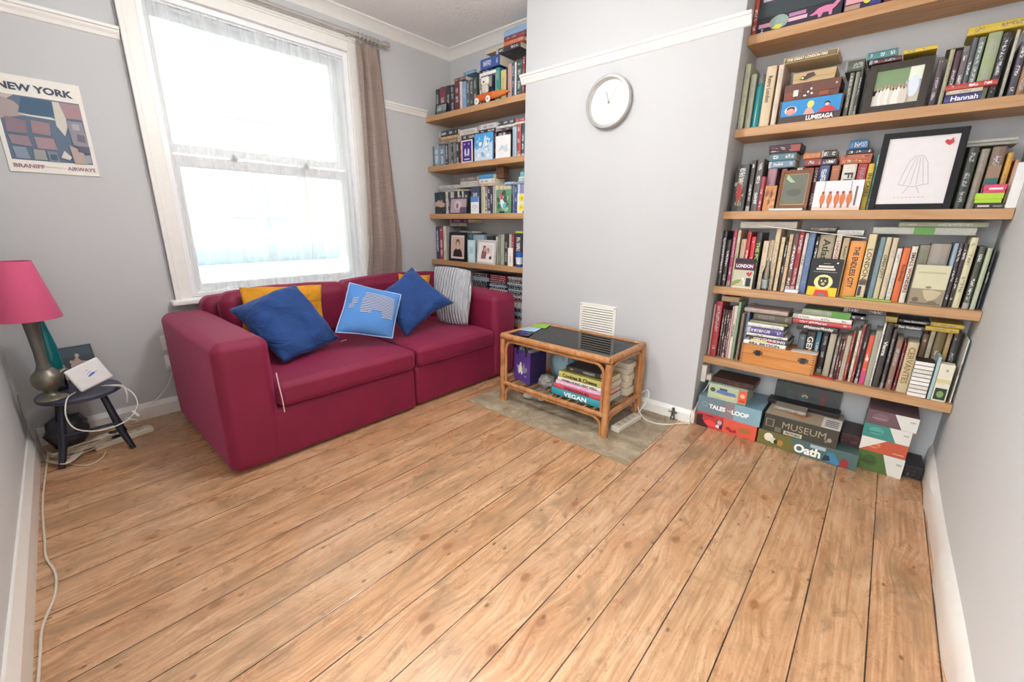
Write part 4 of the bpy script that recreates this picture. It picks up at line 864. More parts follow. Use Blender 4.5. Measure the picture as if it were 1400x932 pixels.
# stripes on the small cushion: thin black and white lines following the cushion face
t, ctr, N, surf_ = PILS['d']
def face_pt(u, v, off=.001): return surf_(u, v, 1, off)
def stripes(nm, mat, off, du):
    m = MB()
    for k in range(15):
        v = .20 + k*.032
        segs = [(.34, .88)] if k < 4 else [(.14, .24), (.31, .9)] if k < 8 else [(.10, .2), (.31, .9)] if k < 11 else [(.31, .5), (.68, .9)] if k < 13 else [(.7, .9)]
        for u0, u1 in segs:
            q = 14; vs = []
            for i in range(q+1):
                u = u0 + (u1-u0)*i/q
                for dv in (0, .008): vs.append(face_pt(u, v + dv + du, off))
            m.add(vs, [(2*i, 2*i+1, 2*i+3, 2*i+2) for i in range(q)])
    o = m.build(nm, mat, t); o.location = -ctr
stripes('white_stripes', M('eef0f2', .8, name='white_thread', var=.01), .0016, 0)
stripes('black_stripes', M('15171c', .8, name='black_thread', var=.01), .0016, .011)

# ------------------------------------------------------------------ rattan coffee table
tb = thing('coffee_table', 'cane coffee table with smoked glass top, beside the chimney breast', 'coffee table', (-1.33, 2.06, 0))
tx0, tx1, ty0, ty1, zt = -1.70, -.965, 1.862, 2.262, .432
def tp(o): o.location = (1.33, -2.06, 0); return o
def arc(c, r, a0, a1, ax, n=8):
    return [Vector(c) + Vector(ax[0])*r*math.cos(a0+(a1-a0)*i/n) + Vector(ax[1])*r*math.sin(a0+(a1-a0)*i/n) for i in range(n+1)]
R0 = .0175
for x in (tx0, tx1):
    for y in (ty0, ty1): tp(MB().tube([(x, y, 0), (x, y, zt-.018)], R0, 14).build('leg', RATTAN, tb, smooth=True))
rail_pts = [((tx0-.008, ty0), (tx1+.008, ty0)), ((tx0-.008, ty1), (tx1+.008, ty1)), ((tx0, ty0), (tx0, ty1)), ((tx1, ty0), (tx1, ty1))]
for (a, b), (c, d) in rail_pts:
    tp(MB().tube([(a, b, zt), (c, d, zt)], .0185, 14).build('top_rail', RATTAN, tb, smooth=True))
    tp(MB().tube([(a, b, .125), (c, d, .125)], .014, 12).build('shelf_rail', RATTAN, tb, smooth=True))
def bentwood(a, b, z0, z1, inward, lower):
    """thin bent cane inside an opening: up one leg, round the corner, along, and down"""
    a = Vector((*a, 0)); b = Vector((*b, 0)); d = (b-a).normalized(); r = .055; n = Vector(inward)
    pts = [a + d*.026 + Vector((0, 0, z0))]
    pts += [a + d*(.026 + r - r*math.cos(t*PI/16)) + Vector((0, 0, z1 - r + r*math.sin(t*PI/16))) for t in range(9)]
    pts += [b - d*(.026 + r - r*math.cos(t*PI/16)) + Vector((0, 0, z1 - r + r*math.sin(t*PI/16))) for t in range(8, -1, -1)]
    pts += [b - d*.026 + Vector((0, 0, z0))]
    tp(MB().tube(pts, .0085, 9).build('bent_cane', RATTAN, tb, smooth=True))
for (a, b) in (((tx0, ty0), (tx1, ty0)), ((tx1, ty0), (tx1, ty1)), ((tx0, ty1), (tx1, ty1)), ((tx0, ty0), (tx0, ty1))):
    bentwood(a, b, .14, zt-.028, (0, 0, 0), False); bentwood(a, b, 0.0, .105, (0, 0, 0), True)
tp(MB().box((tx0+.012, ty0+.012, zt+.004), (tx1-.012, ty1-.012, zt+.010)).build('glass_top', SMOKE, tb))
sh_ = MB()
for k in range(13): x = tx0+.03 + k*(tx1-tx0-.06)/12; sh_.tube([(x, ty0, .13), (x, ty1, .13)], .006, 6)
tp(sh_.build('slatted_shelf', RATTAN, tb, smooth=True))
ZS = .1372
# things on the table
def coaster(name, cx, cy, w, d, rot, col, label, h=.006, art=None):
    t = thing(name, label, name.replace('_', ' '), (cx, cy, zt+.0105), rot=(0, 0, rot))
    MB().round_box((-w/2, -d/2, 0), (w/2, d/2, h), .0025, None, 2).build('tile', M(col, .25), t, smooth=True)
    if art: art(Art((-w/2, -d/2, h), (1, 0, 0), (0, 1, 0), w, d)).build('printed_top', t)
coaster('coaster', -1.605, 1.945, .10, .10, .35, '241b3d', 'dark purple coaster on the table corner beside the sofa', art=lambda a: a.ell(.45, .5, .3, .28, '2b1f8c'))
coaster('coaster', -1.642, 2.065, .10, .10, .25, 'a9cbe8', 'pale blue coaster between the purple and green ones')
coaster('coaster', -1.655, 2.185, .105, .105, .3, '8dc63a', 'lime green coaster at the back corner of the table')

# shelf of the coffee table: gift bag, plastic, books
gb = thing('gift_bag', 'purple gift bag with black handle on the cane table shelf', 'bag', (-1.585, 1.99, ZS), rot=(0, 0, -.22))
m = MB(); P_ = M('5b3d92', .6, name='purple_felt'); PD = M('2b1d4c', .6, name='dark_purple_felt')
bw, bd, bh = .165, .13, .205
for a, b in (((-bw/2, -bd/2, 0), (bw/2, -bd/2+.003, bh)), ((-bw/2, bd/2-.003, 0), (bw/2, bd/2, bh)), ((-bw/2, -bd/2+.003, 0), (-bw/2+.003, bd/2-.003, bh)), ((bw/2-.003, -bd/2+.003, 0), (bw/2, bd/2-.003, bh)), ((-bw/2+.003, -bd/2+.003, 0), (bw/2-.003, bd/2-.003, .004))): m.box(a, b, P_ if b[0] < bw/2 or b[1] < 0 else PD)
m.build('bag_body', None, gb, bevel=.001)
h = MB()
for y in (-bd/2-.002, bd/2-.006): h.tube([(-.045, y, bh-.03), (-.045, y, bh), (-.03, y, bh+.03), (0, y, bh+.042), (.03, y, bh+.03), (.045, y, bh), (.045, y, bh-.03)], .005, 8)
h.build('handle', M('191720', .7), gb, smooth=True)
a = Art((-bw/2, -bd/2, 0), (1, 0, 0), (0, 0, 1), bw, bh)
a.poly([(.28, .3), (.18, .5), (.42, .45)], 'a9a3b5').poly([(.5, .35), (.62, .62), (.72, .48), (.85, .5), (.82, .36), (.6, .28)], '8e899c').ell(.43, .42, .10, .13, 'f2efe6').ell(.45, .57, .055, .05, 'f2efe6').ell(.36, .3, .05, .07, 'f2efe6').ell(.52, .3, .05, .07, 'f2efe6').rect(.7, .2, .8, .225, 'd9d3e6').build('white_motif', gb)
c = MB(); 
for k in range(5): c.round_box((-.06+.022*k, -.04, .004), (-.045+.022*k, .045, bh+.005+.006*(k % 2)), .003, M(['e6e6ee', '9db3c9', 'd8d2c2', '6d7fa5', 'c9ccd4'][k], .5), 2)
c.build('paper_filling', None, gb)
def crumple(name, label, cat, c, r, mat, seed=0, grid=26):
    m = MB(); vs = []; n = grid; k = n//2
    for i in range(n):
        for j in range(k+1):
            a = 2*PI*i/n; b = PI*j/k; d = Vector((math.cos(a)*math.sin(b), math.sin(a)*math.sin(b), math.cos(b)))
            q = 1 + .28*noise.noise(d*2.3+Vector((seed, 0, 0))) + .12*noise.noise(d*6+Vector((seed, 3, 0)))
            p = Vector((d.x*r[0], d.y*r[1], d.z*r[2]))*q; p.z = max(p.z, -r[2]*.9); vs.append(p)
    fs = [(i*(k+1)+j, i*(k+1)+j+1, ((i+1) % n)*(k+1)+j+1, ((i+1) % n)*(k+1)+j) for i in range(n) for j in range(k)]
    m.add(vs, fs); o = m.build(name, mat, None, smooth=True); o.location = c; return tag(o, label, cat)
crumple('plastic_bag', 'crumpled clear blue plastic bag behind the purple gift bag', 'plastic bag', (-1.42, 2.13, ZS+.105), (.085, .075, .115), M('8fb0bb', .25, name='blue_film'), 2)
crumple('plastic_packet', 'grey plastic packet slumped between gift bag and book pile', 'plastic packet', (-1.425, 1.965, ZS+.036), (.055, .05, .04), M('8c8a86', .3, name='grey_film'), 5)
crumple('storage_bag', 'pale translucent bag on the floor under the cane table', 'plastic bag', (-1.55, 2.05, .044), (.12, .10, .045), M('c6c9c9', .3, name='pale_film'), 8)

# ------------------------------------------------------------------ books
def book_mesh(w, h, d, hard):
    """local: x thickness, y depth from the spine, z height"""
    t = min(.0025, w*.16) if hard else min(.0009, w*.1); c = MB(); rr = min(.004, w*.3)
    outer = [(0, d), (0, rr), (w*.12, rr*.35), (w*.5, 0), (w*.88, rr*.35), (w, rr), (w, d)]; inner = [(w-t, d), (w-t, rr+t), (t, rr+t), (t, d)]
    poly = outer + inner; n = len(poly); vs = [(x, y, z) for z in (0, h) for x, y in poly]
    c.add(vs, [(i, (i+1) % n, n+(i+1) % n, n+i) for i in range(n)])
    c.f = [q if True else q for q in c.f]
    # caps of the C section as quads
    for zz, fl in ((0, 0), (n, 1)):
        qs = [(0, 1, 9, 10), (1, 2, 3, 9), (3, 8, 9), (3, 4, 5, 8), (5, 6, 7, 8)]
        for q in qs: c.f.append(tuple(zz+i for i in (q if fl else q[::-1])))
    mi = []
    for k in range(n): mi.append(0 if 1 <= k <= 4 else 1)
    c.mi = mi + [1]*(len(c.f)-n); c.mats = [SPINE, BOARD]
    return c, t
def make_book(name, w, h, d, color, ink, hard=True, plain=False):
    c, t = book_mesh(w, h, d, hard)
    if plain: c.mi = [1]*len(c.mi)
    o = c.build(name); o.color = (*lin(color), ink)
    g = .003 if hard else .0006
    p = MB().box((t, t+.004, g), (w-t, d-g, h-g)).build('pages', PAGES, o); return o
LBL = {}
def safe_label(s):
    s = ' '.join(s.split()[:16]); k = s; i = 2
    while k in LBL: k = s + ' again' * 1; LBL[s] = 1; break
    LBL[k] = 1; return k
SHN = {'R2': 'second shelf of wide alcove', 'R3': 'third shelf of wide alcove', 'R4': 'fourth shelf of wide alcove', 'R5': 'lowest shelf of wide alcove',
       'L1': 'top shelf of window alcove', 'L2': 'second shelf of window alcove', 'L3': 'third shelf of window alcove', 'L4': 'bottom shelf of window alcove'}
GRP = {}
def box_thing(name, x0, x1, y0, y1, z0, z1, color, label, lid=.62, cat=None, base=None, group=None):
    """cardboard box with a lid over a slightly smaller base"""
    t = thing(name, label, cat or name.replace('_', ' '), ((x0+x1)/2, (y0+y1)/2, z0), group); w, d, h = x1-x0, y1-y0, z1-z0
    MB().box((-w/2+.002, -d/2+.002, 0), (w/2-.002, d/2-.002, h*.6)).build('box_base', M(base or color, .5), t)
    m = MB(); m.box((-w/2, -d/2, h*(1-lid)), (w/2, d/2, h)); m.build('lid', M(color, .42, bump=.05, bscale=80), t, bevel=.0015)
    return t, Art((-w/2, -d/2, 0), (1, 0, 0), (0, 0, 1), w, h)
prev = {}
for row in ROWS:
    sh, k, a, b, y0, z, h, d, color, ink, desc, title, tc, kind, art = row
    w = b - a
    isb = kind in ('book', 'folder', 'box_file')
    pv = prev.get(sh)
    label = f'{desc}, {SHN[sh]}'
    if k == 's' and pv and len((label + ' beside ' + pv).split()) <= 16: label += ', beside ' + pv
    if k == 'l': label = label.replace(desc, desc + ' lying flat') if len(label.split()) <= 14 else label
    if k == 's': prev[sh] = ' '.join(desc.split(' behind ')[0].split(' with ')[0].split(' in ')[0].split(' near ')[0].split(' above ')[0].split()[:5])
    label = safe_label(label)
    hard = 'hardback' in desc or 'book' in desc or 'album' in desc
    if isb:
        if k == 's':
            o = make_book(kind, w-.0006, h-.001, d, color, ink, hard, bool(title)); o.location = (a+.0003, y0, z+.0003); W, H = w, h
        else:
            o = make_book(kind, h-.0006, w-.001, d, color, ink, hard, bool(title)); o.rotation_euler = (0, PI/2, 0); o.location = (a+.0005, y0, z+h-.0001); W, H = h, w
        tag(o, label, kind.replace('_', ' '), {'R': 'books in the wide alcove', 'L': 'books in the window alcove'}[sh[0]] if kind == 'book' else None)
        # local spine face: u along x (thickness), v along z (length)
        if title:
            if title in ('FR', 'GEN'):
                text_obj(title, o, (W*.5, -.0012, H*.66), (0, 0, -1), (1, 0, 0), H*.42, W*.62, tc)
            elif title in ('Atlas', 'LONDON', 'Reading') and sh == 'R4' and 'ivory' not in desc:
                text_obj(title, o, (W*.5, -.0012, H*.76), (0, 0, -1), (1, 0, 0), H*.34, W*.5, tc)
            else:
                text_obj(title, o, (W*.5, -.0012, H*(.54 if 'foot' not in desc else .62)), (0, 0, -1 if k == 's' else 1), (1 if k == 's' else -1, 0, 0), H*.72*(.6 if 'foot' in desc else 1), W*.6, tc)
        A = Art((0, -.0003, 0), (1, 0, 0), (0, 0, 1), W, H)
        if art == 'redfig': A.blobs(16, ['8d8a80', '5f5a52', 'b5a98a', '4a4540'], 3, .13).poly([(.3,.3),(.35,.55),(.5,.6),(.65,.5),(.7,.3),(.5,.22)], 'b5302a').ell(.5, .66, .12, .05, 'd9c9a8').rect(.35, .12, .5, .3, '8a5f3a').rect(.58, .1, .72, .3, '6e6a62').build('cover_picture', o)
        elif art == 'sky': A.rect(.1, .05, .9, .4, '1f2b45').poly([(.1,.35),(.4,.5),(.6,.42),(.9,.55),(.9,.3),(.1,.3)], 'b9cbd9').build('cover_picture', o)
        elif art == 'tealfoot': A.rect(.04, .05, .96, .5, '2f6a68').rect(.04, .5, .96, .7, '9a7d66').build('cover_picture', o)
        elif art == 'midband': A.rect(.05, .22, .95, .3, '5c4c44').rect(.1, .05, .5, .2, '1e3450').build('cover_picture', o)
        elif art == 'coral': A.rect(.05, .02, .95, .3, 'd0447c').rect(.2, .5, .8, .56, 'f4e6dc').build('cover_picture', o)
        elif art == 'wave': A.poly([(.05,.3),(.05,.55),(.5,.58),(.95,.5),(.95,.35),(.6,.3),(.3,.42)], 'c9a79a').rect(.1, .62, .3, .95, '27445a').rect(.5, .62, .7, .95, '2c4d55').build('cover_picture', o)
        elif art == 'green':
            A.rect(.04, .62 if 'green block' not in desc else .42, .96, .98 if 'green block' not in desc else .62, '5d9a3e').build('green_block', o)
        if 'real' in desc.lower(): pass
    else:
        t, A = box_thing(kind, a+.0005, b-.0005, y0, y0+d, z+.0002, z+h, color, label)
        h_ = h
        if title == 'LUMESAGA':
            A.rect(.04, .30, .97, .97, '2f8fd0').ell(.2, .55, .1, .19, 'f0e6da').ell(.2, .5, .075, .16, 'e0857c').ell(.2, .62, .07, .1, '5a2a2c').ell(.2, .51, .06, .12, 'e8a296').poly([(.42,.30),(.44,.5),(.48,.6),(.53,.6),(.56,.45),(.6,.30)], 'dfa79a').ell(.51, .72, .055, .15, 'f2da6a').poly([(.62,.30),(.7,.5),(.78,.58),(.86,.5),(.94,.32)], 'c93a3a').ell(.77, .66, .045, .1, '4a2426').ell(.77, .62, .035, .06, 'f0c9b8').build('front_print', t)
            text_obj('LUMESAGA', t, (A.w*.18, -d/2-.002, h*.15), (1, 0, 0), (0, 0, 1), A.w*.42, h*.2, 'f2f2f0', bold=.04)
        elif art == 'spots': A.rect(.02, .02, .2, .5, '8a4a30').rect(.34, .02, .5, .9, '5c3a30').rect(.18, .25, .27, .62, 'e6e6dc').ell(.45, .42, .02, .07, 'eeeae0').ell(.5, .58, .018, .07, 'eeeae0').ell(.52, .3, .025, .06, 'f2f0ea').ell(.4, .22, .03, .05, 'f2f0ea').ell(.93, .7, .02, .06, 'd8b8a8').rect(.66, .1, .82, .35, 'a3553a').build('front_print', t)
        elif art == 'blot': A.poly([(.18,.3),(.22,.62),(.3,.55),(.34,.8),(.48,.85),(.55,.5),(.45,.4),(.3,.2)], '4a3530').ell(.24, .42, .03, .09, 'f2e2a8').build('front_print', t)
        elif art == 'panel':
            A.rect(.03, .12, .97, .88, '3a2c22').rect(.04, .18, .96, .82, '8a7048').build('title_panel', t); text_obj('THE GREAT LONDON FIRE', t, (-A.w*.06, -d/2-.003, h*.5), (1, 0, 0), (0, 0, 1), A.w*.74, h*.5, 'f4ecd0', bold=.03)
        elif art == 'dots': A.rect(.08, .3, .4, .62, 'cfcac0').ell(.85, .5, .05, .3, 'dcd8cf').rect(.5, .3, .75, .55, '8e8a84').build('white_spots', t)
        elif 'plum' in desc: A.blobs(12, ['b9a7b0', '8f5a5a', 'c97a70'], 9, .09).rect(.7, .1, .98, .85, 'a5524a').build('front_print', t)
        elif 'copper' in desc: A.blobs(14, ['e3cda4', '7a3a24', 'd98a60'], 4, .12).build('front_print', t)
        elif 'pink' in desc: A.rect(.25, .35, .85, .6, 'f4dbe2').build('pale_panel', t)

def lay_book(x0, x1, y0, z, h, d, color, ink, label, title=None, tc='111111', art=None, rot=0, group=None, name='book'):
    o = make_book(name, h-.0006, x1-x0, d, color, ink, True, bool(title)); o.rotation_euler = (0, PI/2, rot); o.location = (x0, y0, z+h-.0001); tag(o, label, 'book', group)
    if title: text_obj(title, o, (h*.5, -.0012, (x1-x0)*.5), (0, 0, 1), (-1, 0, 0), (x1-x0)*.8, h*.62, tc, bold=.03)
    return o
G_ = 'books piled on the cane table shelf'; z = ZS
for (x0, x1, h, d, c, ink, t, tc, lab) in (
    (-1.345, -1.02, .042, .24, '1f9fb0', .9, 'VEGAN', 'f4f6f4', 'teal hardback at the bottom of the cane table book pile'),
    (-1.33, -1.022, .026, .235, 'd8485c', .1, 'STEGOSAURI', '4a1620', 'coral red book with spaced dark capitals, cane table pile'),
    (-1.318, -1.022, .022, .23, 'e3a9d6', .8, None, None, 'lilac pink book in the cane table pile'),
    (-1.305, -1.014, .022, .23, 'efece2', .15, 'WHEN HUNG VERY WELL', '2a3428', 'white book in the cane table pile, under the patterned one'),
    (-1.298, -1.02, .036, .22, 'c7bd62', .3, 'Cookies & Cheese', '26301c', 'thick patterned cook book on top of the cane table pile'),
    ):
    lay_book(x0, x1, 1.90, z, h, d, c, ink, lab, t, tc or '111111', group=G_); z += h+.0008
TOPB = z
o = lay_book(-1.27, -1.05, 1.93, TOPB, .03, .16, '2b2522', .5, 'small black book topping the cane table pile', group=G_)
zz = ZS
for i, (h, c, lab) in enumerate(((.045, 'd9d4c8', 'thick white book, bottom of the rear pile under the glass'), (.04, '2b2a2c', 'black book second up in the rear pile under the glass'), (.04, 'cfc9bd', 'pale book third up in the rear pile under the glass'), (.035, '33302f', 'charcoal book fourth up in the rear pile under the glass'), (.032, 'e3dfd4', 'white book topping the rear pile under the glass'))):
    o = make_book('book', h-.0006, .22, .085, c, .4, False); o.rotation_euler = (0, PI/2, PI/2); o.location = (-1.009, 2.165-.16+.018*(i % 2), zz+h); o.rotation_euler = (0, PI/2, PI); o.location = (-.99-.008*(i % 2), 2.245, zz+h-.0001); tag(o, lab, 'book', 'books in the rear pile on the cane table shelf'); zz += h+.0008
# ------------------------------------------------------------------ framed pictures, cards and small things on the shelves
def photo_frame(label, x0, x1, y, z, h, lean, border, fc, art, depth=.014, mount=None, cat='photo frame', yaw=0, rough=.35, name='photo_frame', back=True):
    """stands on z, tilts back by lean radians"""
    w = x1-x0; t = thing(name, label, cat, ((x0+x1)/2, y, z), rot=(-lean, 0, yaw)); FM = M(fc, rough)
    m = MB(); b = border
    m.box((-w/2, 0, 0), (-w/2+b, depth, h)); m.box((w/2-b, 0, 0), (w/2, depth, h)); m.box((-w/2+b, 0, 0), (w/2-b, depth, b)); m.box((-w/2+b, 0, h-b), (w/2-b, depth, h))
    m.build('frame_moulding', FM, t, bevel=.0015)
    MB().box((-w/2+b*.8, depth*.55, b*.8), (w/2-b*.8, depth, h-b*.8)).build('backing_board', M('2d2926', .8), t)
    A = Art((-w/2+b, depth*.52, b), (1, 0, 0), (0, 0, 1), w-2*b, h-2*b)
    if mount: A.rect(0, 0, 1, 1, mount)
    art(A); A.build('picture', t)
    if lean > .02:
        s = MB(); top = Vector((0, depth, h*.62)); L_ = h*.6; s.box((-.012, depth, h*.08), (.012, depth+.003, h*.62))
        s.build('strut', M('201d1b', .8), t)
    return t
def card(label, x0, x1, y, z, h, color, art=None, th=.004, name='card', cat='card', lean=0., yaw=0, edge=None):
    w = x1-x0; t = thing(name, label, cat, ((x0+x1)/2, y, z), rot=(-lean, 0, yaw)); MB().box((-w/2, 0, 0), (w/2, th, h)).build('board', M(edge or color, .5), t)
    A = Art((-w/2, 0, 0), (1, 0, 0), (0, 0, 1), w, h); A.rect(0, 0, 1, 1, color)
    if art: art(A, t)
    A.build('front_print', t); return t
# top shelf of the wide alcove
z = 1.9613
def art_dino(A, t):
    A.rect(0, .55, 1, 1, '2f3a3d').rect(0, .5, 1, .55, '1c1a24').rect(0, .0, 1, .5, '2a2036')
    A.ell(.28, .3, .12, .24, '93a79f').poly([(.2,.1),(.3,.06),(.34,.2),(.25,.22)], 'd6d34a').rect(.03, .2, .18, .34, 'd9a2b5').rect(.4, .2, .62, .32, 'e3b1c3').rect(.4, .36, .6, .48, 'b57fa8')
    A.poly([(.64,.22),(.69,.28),(.74,.4),(.82,.44),(.9,.42),(.96,.6),(.99,.8),(1.,.8),(.98,.5),(.93,.32),(.9,.26),(.9,.1),(.87,.1),(.86,.22),(.8,.22),(.78,.1),(.75,.1),(.74,.22),(.68,.2)], 'd77fa6')
t, A = box_thing('board_game_box', -.655, -.335, 2.462, 2.63, z, z+.115, '221c2c', 'dark purple game box with pink long-tailed dinosaur, top shelf of wide alcove'); art_dino(A, t); A.build('front_print', t); text_obj('Z', t, (-A.w*.42, -.0865, .012), (1,0,0), (0,0,1), .012, .012, 'e8e0e8')
t, A = box_thing('board_game_box', -.655, -.37, 2.465, 2.63, z+.1165, z+.175, '34404a', 'slate game box stacked on the dinosaur box'); A.rect(.05, .2, .2, .7, 'c9b9c9').rect(.6, .3, .95, .7, '8d6a8f').build('front_print', t)
t, A = box_thing('board_game_box', -.33, -.205, 2.462, 2.63, z, z+.10, '33264a', 'purple game box with pink lettering strip, beside the dinosaur box'); A.rect(.05, .3, .6, .55, 'dba3ae').ell(.62, .32, .1, .12, 'd6cf52').rect(.7, .1, .98, .9, '3a3a86').poly([(.78,.2),(.84,.9),(.98,.8)], 'e6e8f4').rect(.05, .08, .45, .25, 'b9917a').build('front_print', t)
t, A = box_thing('board_game_box', -.2, .02, 2.462, 2.63, z, z+.08, '6a2333', 'dark red game box at the middle of the top shelf'); A.rect(.05, .2, .15, .8, 'c9a2a8').build('front_print', t)
o = make_book('book', .022, .22, .15, 'b5452f', .8); o.location = (-.679, 2.47, z); tag(o, 'tall rust red book at the end of the top shelf by the chimney breast', 'book')
# second shelf
z = 1.5625
t = thing('drinking_bottle', 'teal drinking bottle with grey cap, second shelf of wide alcove', 'bottle', (-.602, 2.485, z))
MB().lathe([(.018, 0), (.0215, .004), (.0215, .175), (.019, .185), (.016, .19)], 24).build('bottle_body', M('1f7f82', .25), t, smooth=True)
MB().lathe([(.0165, .19), (.0185, .193), (.0185, .222), (.015, .232), (.006, .236)], 24).build('cap', M('6b6f70', .35), t, smooth=True)
def group_photo(A):
    A.rect(0, .45, 1, 1, '7f9a72').rect(.72, .6, 1, 1, 'e9efdf').rect(.68, 0, 1, .62, 'a7b9cf').rect(0, 0, 1, .3, 'c9c3b6').ell(.85, .45, .12, .3, 'dfe6ee')
    r = random.Random(3)
    for i in range(9): x = .1+.075*i; y = .5+r.uniform(-.06, .08); A.ell(x, y-.3, .055, .26, r.choice(['e4ded2', 'd9d0c4', 'b7aaa0', 'efebe3'])); A.ell(x, y, .026, .05, 'c49a86')
photo_frame('dark speckled photo frame with a blurred group in white, second shelf', -.195, .0, 2.452, z, .185, .10, .026, '3b342c', group_photo)
# third shelf
z = 1.1755
photo_frame('brown wooden photo frame with gold inner edge and grey-green picture', -.452, -.325, 2.452, z+.0115, .17, .06, .014, '7a4526', lambda A: A.rect(0, 0, 1, 1, 'c9a86a').rect(.03, .03, .97, .97, '6d7062').poly([(.1,.85),(.15,.97),(.5,.72),(.3,.72)], 'a9c2a2').ell(.5, .4, .3, .12, '5c5e53'))
tag(MB().round_box((-.478, 2.4415, z), (-.338, 2.475, z+.0105), .004, None, 3).build('tablet', M('efece8', .3), smooth=True), 'white slim tablet lying under the brown wooden photo frame', 'tablet')
card('orange patterned greeting card beside the brown wooden frame', -.506, -.458, 2.447, z, .115, 'c98a55', lambda A, t: A.blobs(18, ['8a5a3a', 'e3b887', 'a56a44', 'd9a26c'], 5, .14))
def robes(A, t):
    A.rect(0, 0, 1, .12, 'e6cfc2').rect(0, .12, 1, 1, 'e9e4e6').rect(.2, .4, .22, 1, 'b9a9b0').rect(.75, .3, .77, 1, 'b3a4aa').rect(.86, .15, .9, .8, '6d5f60')
    for x in (.2, .35, .5, .62, .76): A.ell(x, .38, .055, .2, 'd2763e').ell(x, .6, .03, .05, '8a4f38').rect(x-.02, .08, x+.02, .22, 'a86a4c')
card('white landscape card of orange-robed figures, below the FR book', -.305, -.131, 2.450, z, .125, 'f1ecea', robes)
def sketch(A):
    A.rect(0, 0, 1, 1, 'e3dfdf')
    g = '8d898a'          # a plain pencil study of draped cloth on a stand
    A.line([(.44,.72),(.36,.62),(.28,.30),(.5,.26),(.72,.30),(.64,.62),(.56,.72),(.44,.72)], .0012, g)
    for x0, x1 in ((.46,.36), (.49,.46), (.52,.55), (.55,.65)): A.line([(x0,.70),((x0+x1)/2,.5),(x1,.29)], .001, g)
    A.line([(.44,.26),(.38,.16)], .0012, g).line([(.56,.26),(.62,.16)], .0012, g)
    for k in range(8): A.line([(.25+.06*k,.10),(.285+.06*k,.10)], .0015, '9a9697')
    A.poly([(.80,.90),(.83,.93),(.87,.91),(.91,.95),(.93,.88),(.88,.84),(.84,.86)], 'c8323c')
photo_frame('large black frame with a pencil sketch and small red mark', -.101, .150, 2.4405, z, .300, .03, .022, '0f0f11', sketch, rough=.7)
tag(MB().round_box((.296, 2.443, z), (.3245, 2.60, z+.16), .003, None, 2).build('storage_box', M('e9e9e6', .4), smooth=True), 'narrow white box at the end of the third shelf by the white wall', 'box')
# fourth shelf
z = .7875
def london(A, t):
    A.rect(0, 0, 1, .62, 'c9c6ad').rect(0, .62, 1, 1, '5a2148').rect(0, .86, 1, 1, '2c1f2c').poly([(.0,.05),(.0,.22),(.2,.28),(.45,.3),(.35,.18)], '8fa05a').poly([(.62,.5),(.72,.58),(.8,.52),(.86,.6),(.92,.52),(.8,.4)], 'c93a4a').rect(.66, .08, .9, .36, '22323a').ell(.5, .32, .05, .05, 'f2f2ea').rect(.55, .12, .6, .3, 'f0f0ea').rect(0, .0, 1, .05, 'e6dcc0')
    text_obj('LONDON', t, (0, -.0035, .152*.76), (1,0,0), (0,0,1), .078, .018, 'f7f4f4', bold=.03)
card('small London guidebook standing cover out, purple band and pale picture', -.592, -.498, 2.455, z, .152, '5a2148', london, .014, 'guidebook', 'book')
t = thing('glass_bottle', 'clear glass bottle standing before cream books on the fourth shelf', 'bottle', (-.442, 2.4585, z))
MB().lathe([(.0005, .002), (.016, .002), (.0175, .006), (.0175, .085), (.0155, .10), (.009, .122), (.0085, .15), (.010, .152), (.010, .16)], 28, cap=False).build('bottle_glass_body', CLEAR, t, smooth=True)
MB().lathe([(.0162, .012), (.0162, .055), (.0005, .0555)], 24).build('bottle_label', M('dfe3de', .5), t, smooth=True)
def bear(A, t):
    A.rect(0, 0, 1, 1, '15161a').rect(.03, 0, .97, .24, 'f2c81e').poly([(.25,0),(.3,.16),(.7,.16),(.75,0)], 'd8402c').ell(.5, .03, .1, .04, '6c7f9a').ell(.5, .38, .3, .2, 'f3e7a0').ell(.5, .38, .17, .14, '3a3428').ell(.4, .47, .05, .04, '3a3428').ell(.6, .47, .05, .04, '3a3428').ell(.44, .41, .03, .025, 'e8e0b0').ell(.56, .41, .03, .025, 'e8e0b0').ell(.5, .33, .06, .04, 'c9bd8c').rect(.2, .7, .8, .75, 'dcd8cc').rect(.26, .77, .74, .82, 'e8e4d8').rect(.12, .645, .88, .655, 'b0aca0').ell(.84, .9, .03, .022, 'e9e9e6').rect(.4, .87, .62, .885, '9b978e')
card('black paperback cover out with animal head on a yellow collar', -.263, -.143, 2.4535, z, .172, '15161a', bear, .016, 'paperback', 'book')
tag(MB().round_box((-.350, 2.4415, z), (-.292, 2.472, z+.017), .004, None, 3).build('pebble_box', M('e9e6ea', .3), smooth=True), 'small white flat box beside the black animal-cover paperback', 'box')
tag(MB().round_box((-.118, 2.4425, z), (.050, 2.474, z+.008), .003, None, 3).build('folded_mat', M('9dbb55', .6), smooth=True), 'lime green mat lying below the orange and ivory books', 'mat')
def etching(A, t): A.rect(0, 0, 1, .42, '9a8d72').rect(0, .42, 1, 1, 'd3cfae').ell(.5, .46, .09, .03, '8a8468').poly([(.35,.38),(.6,.4),(.92,.36),(.8,.2),(.6,.1),(.45,.2)], 'c4b694').blobs(0, ['0'], 0).rect(.05, .03, .95, .07, '6f6450').ell(.2, .14, .1, .06, '6a5f4c').ell(.7, .09, .14, .05, '776a54').rect(.1, .8, .9, .84, 'bdb996')
card('pale folder cover with a sepia engraving, standing cover out', .102, .205, 2.4545, z, .167, 'd3cfae', etching, .012, 'folder', 'folder')
tag(MB().box((0, 0, 0), (.42, .02, .0035)).build('loose_papers', M('dedcd4', .6)), 'thin white papers slanting under the upper shelf of the fourth tier', 'papers')
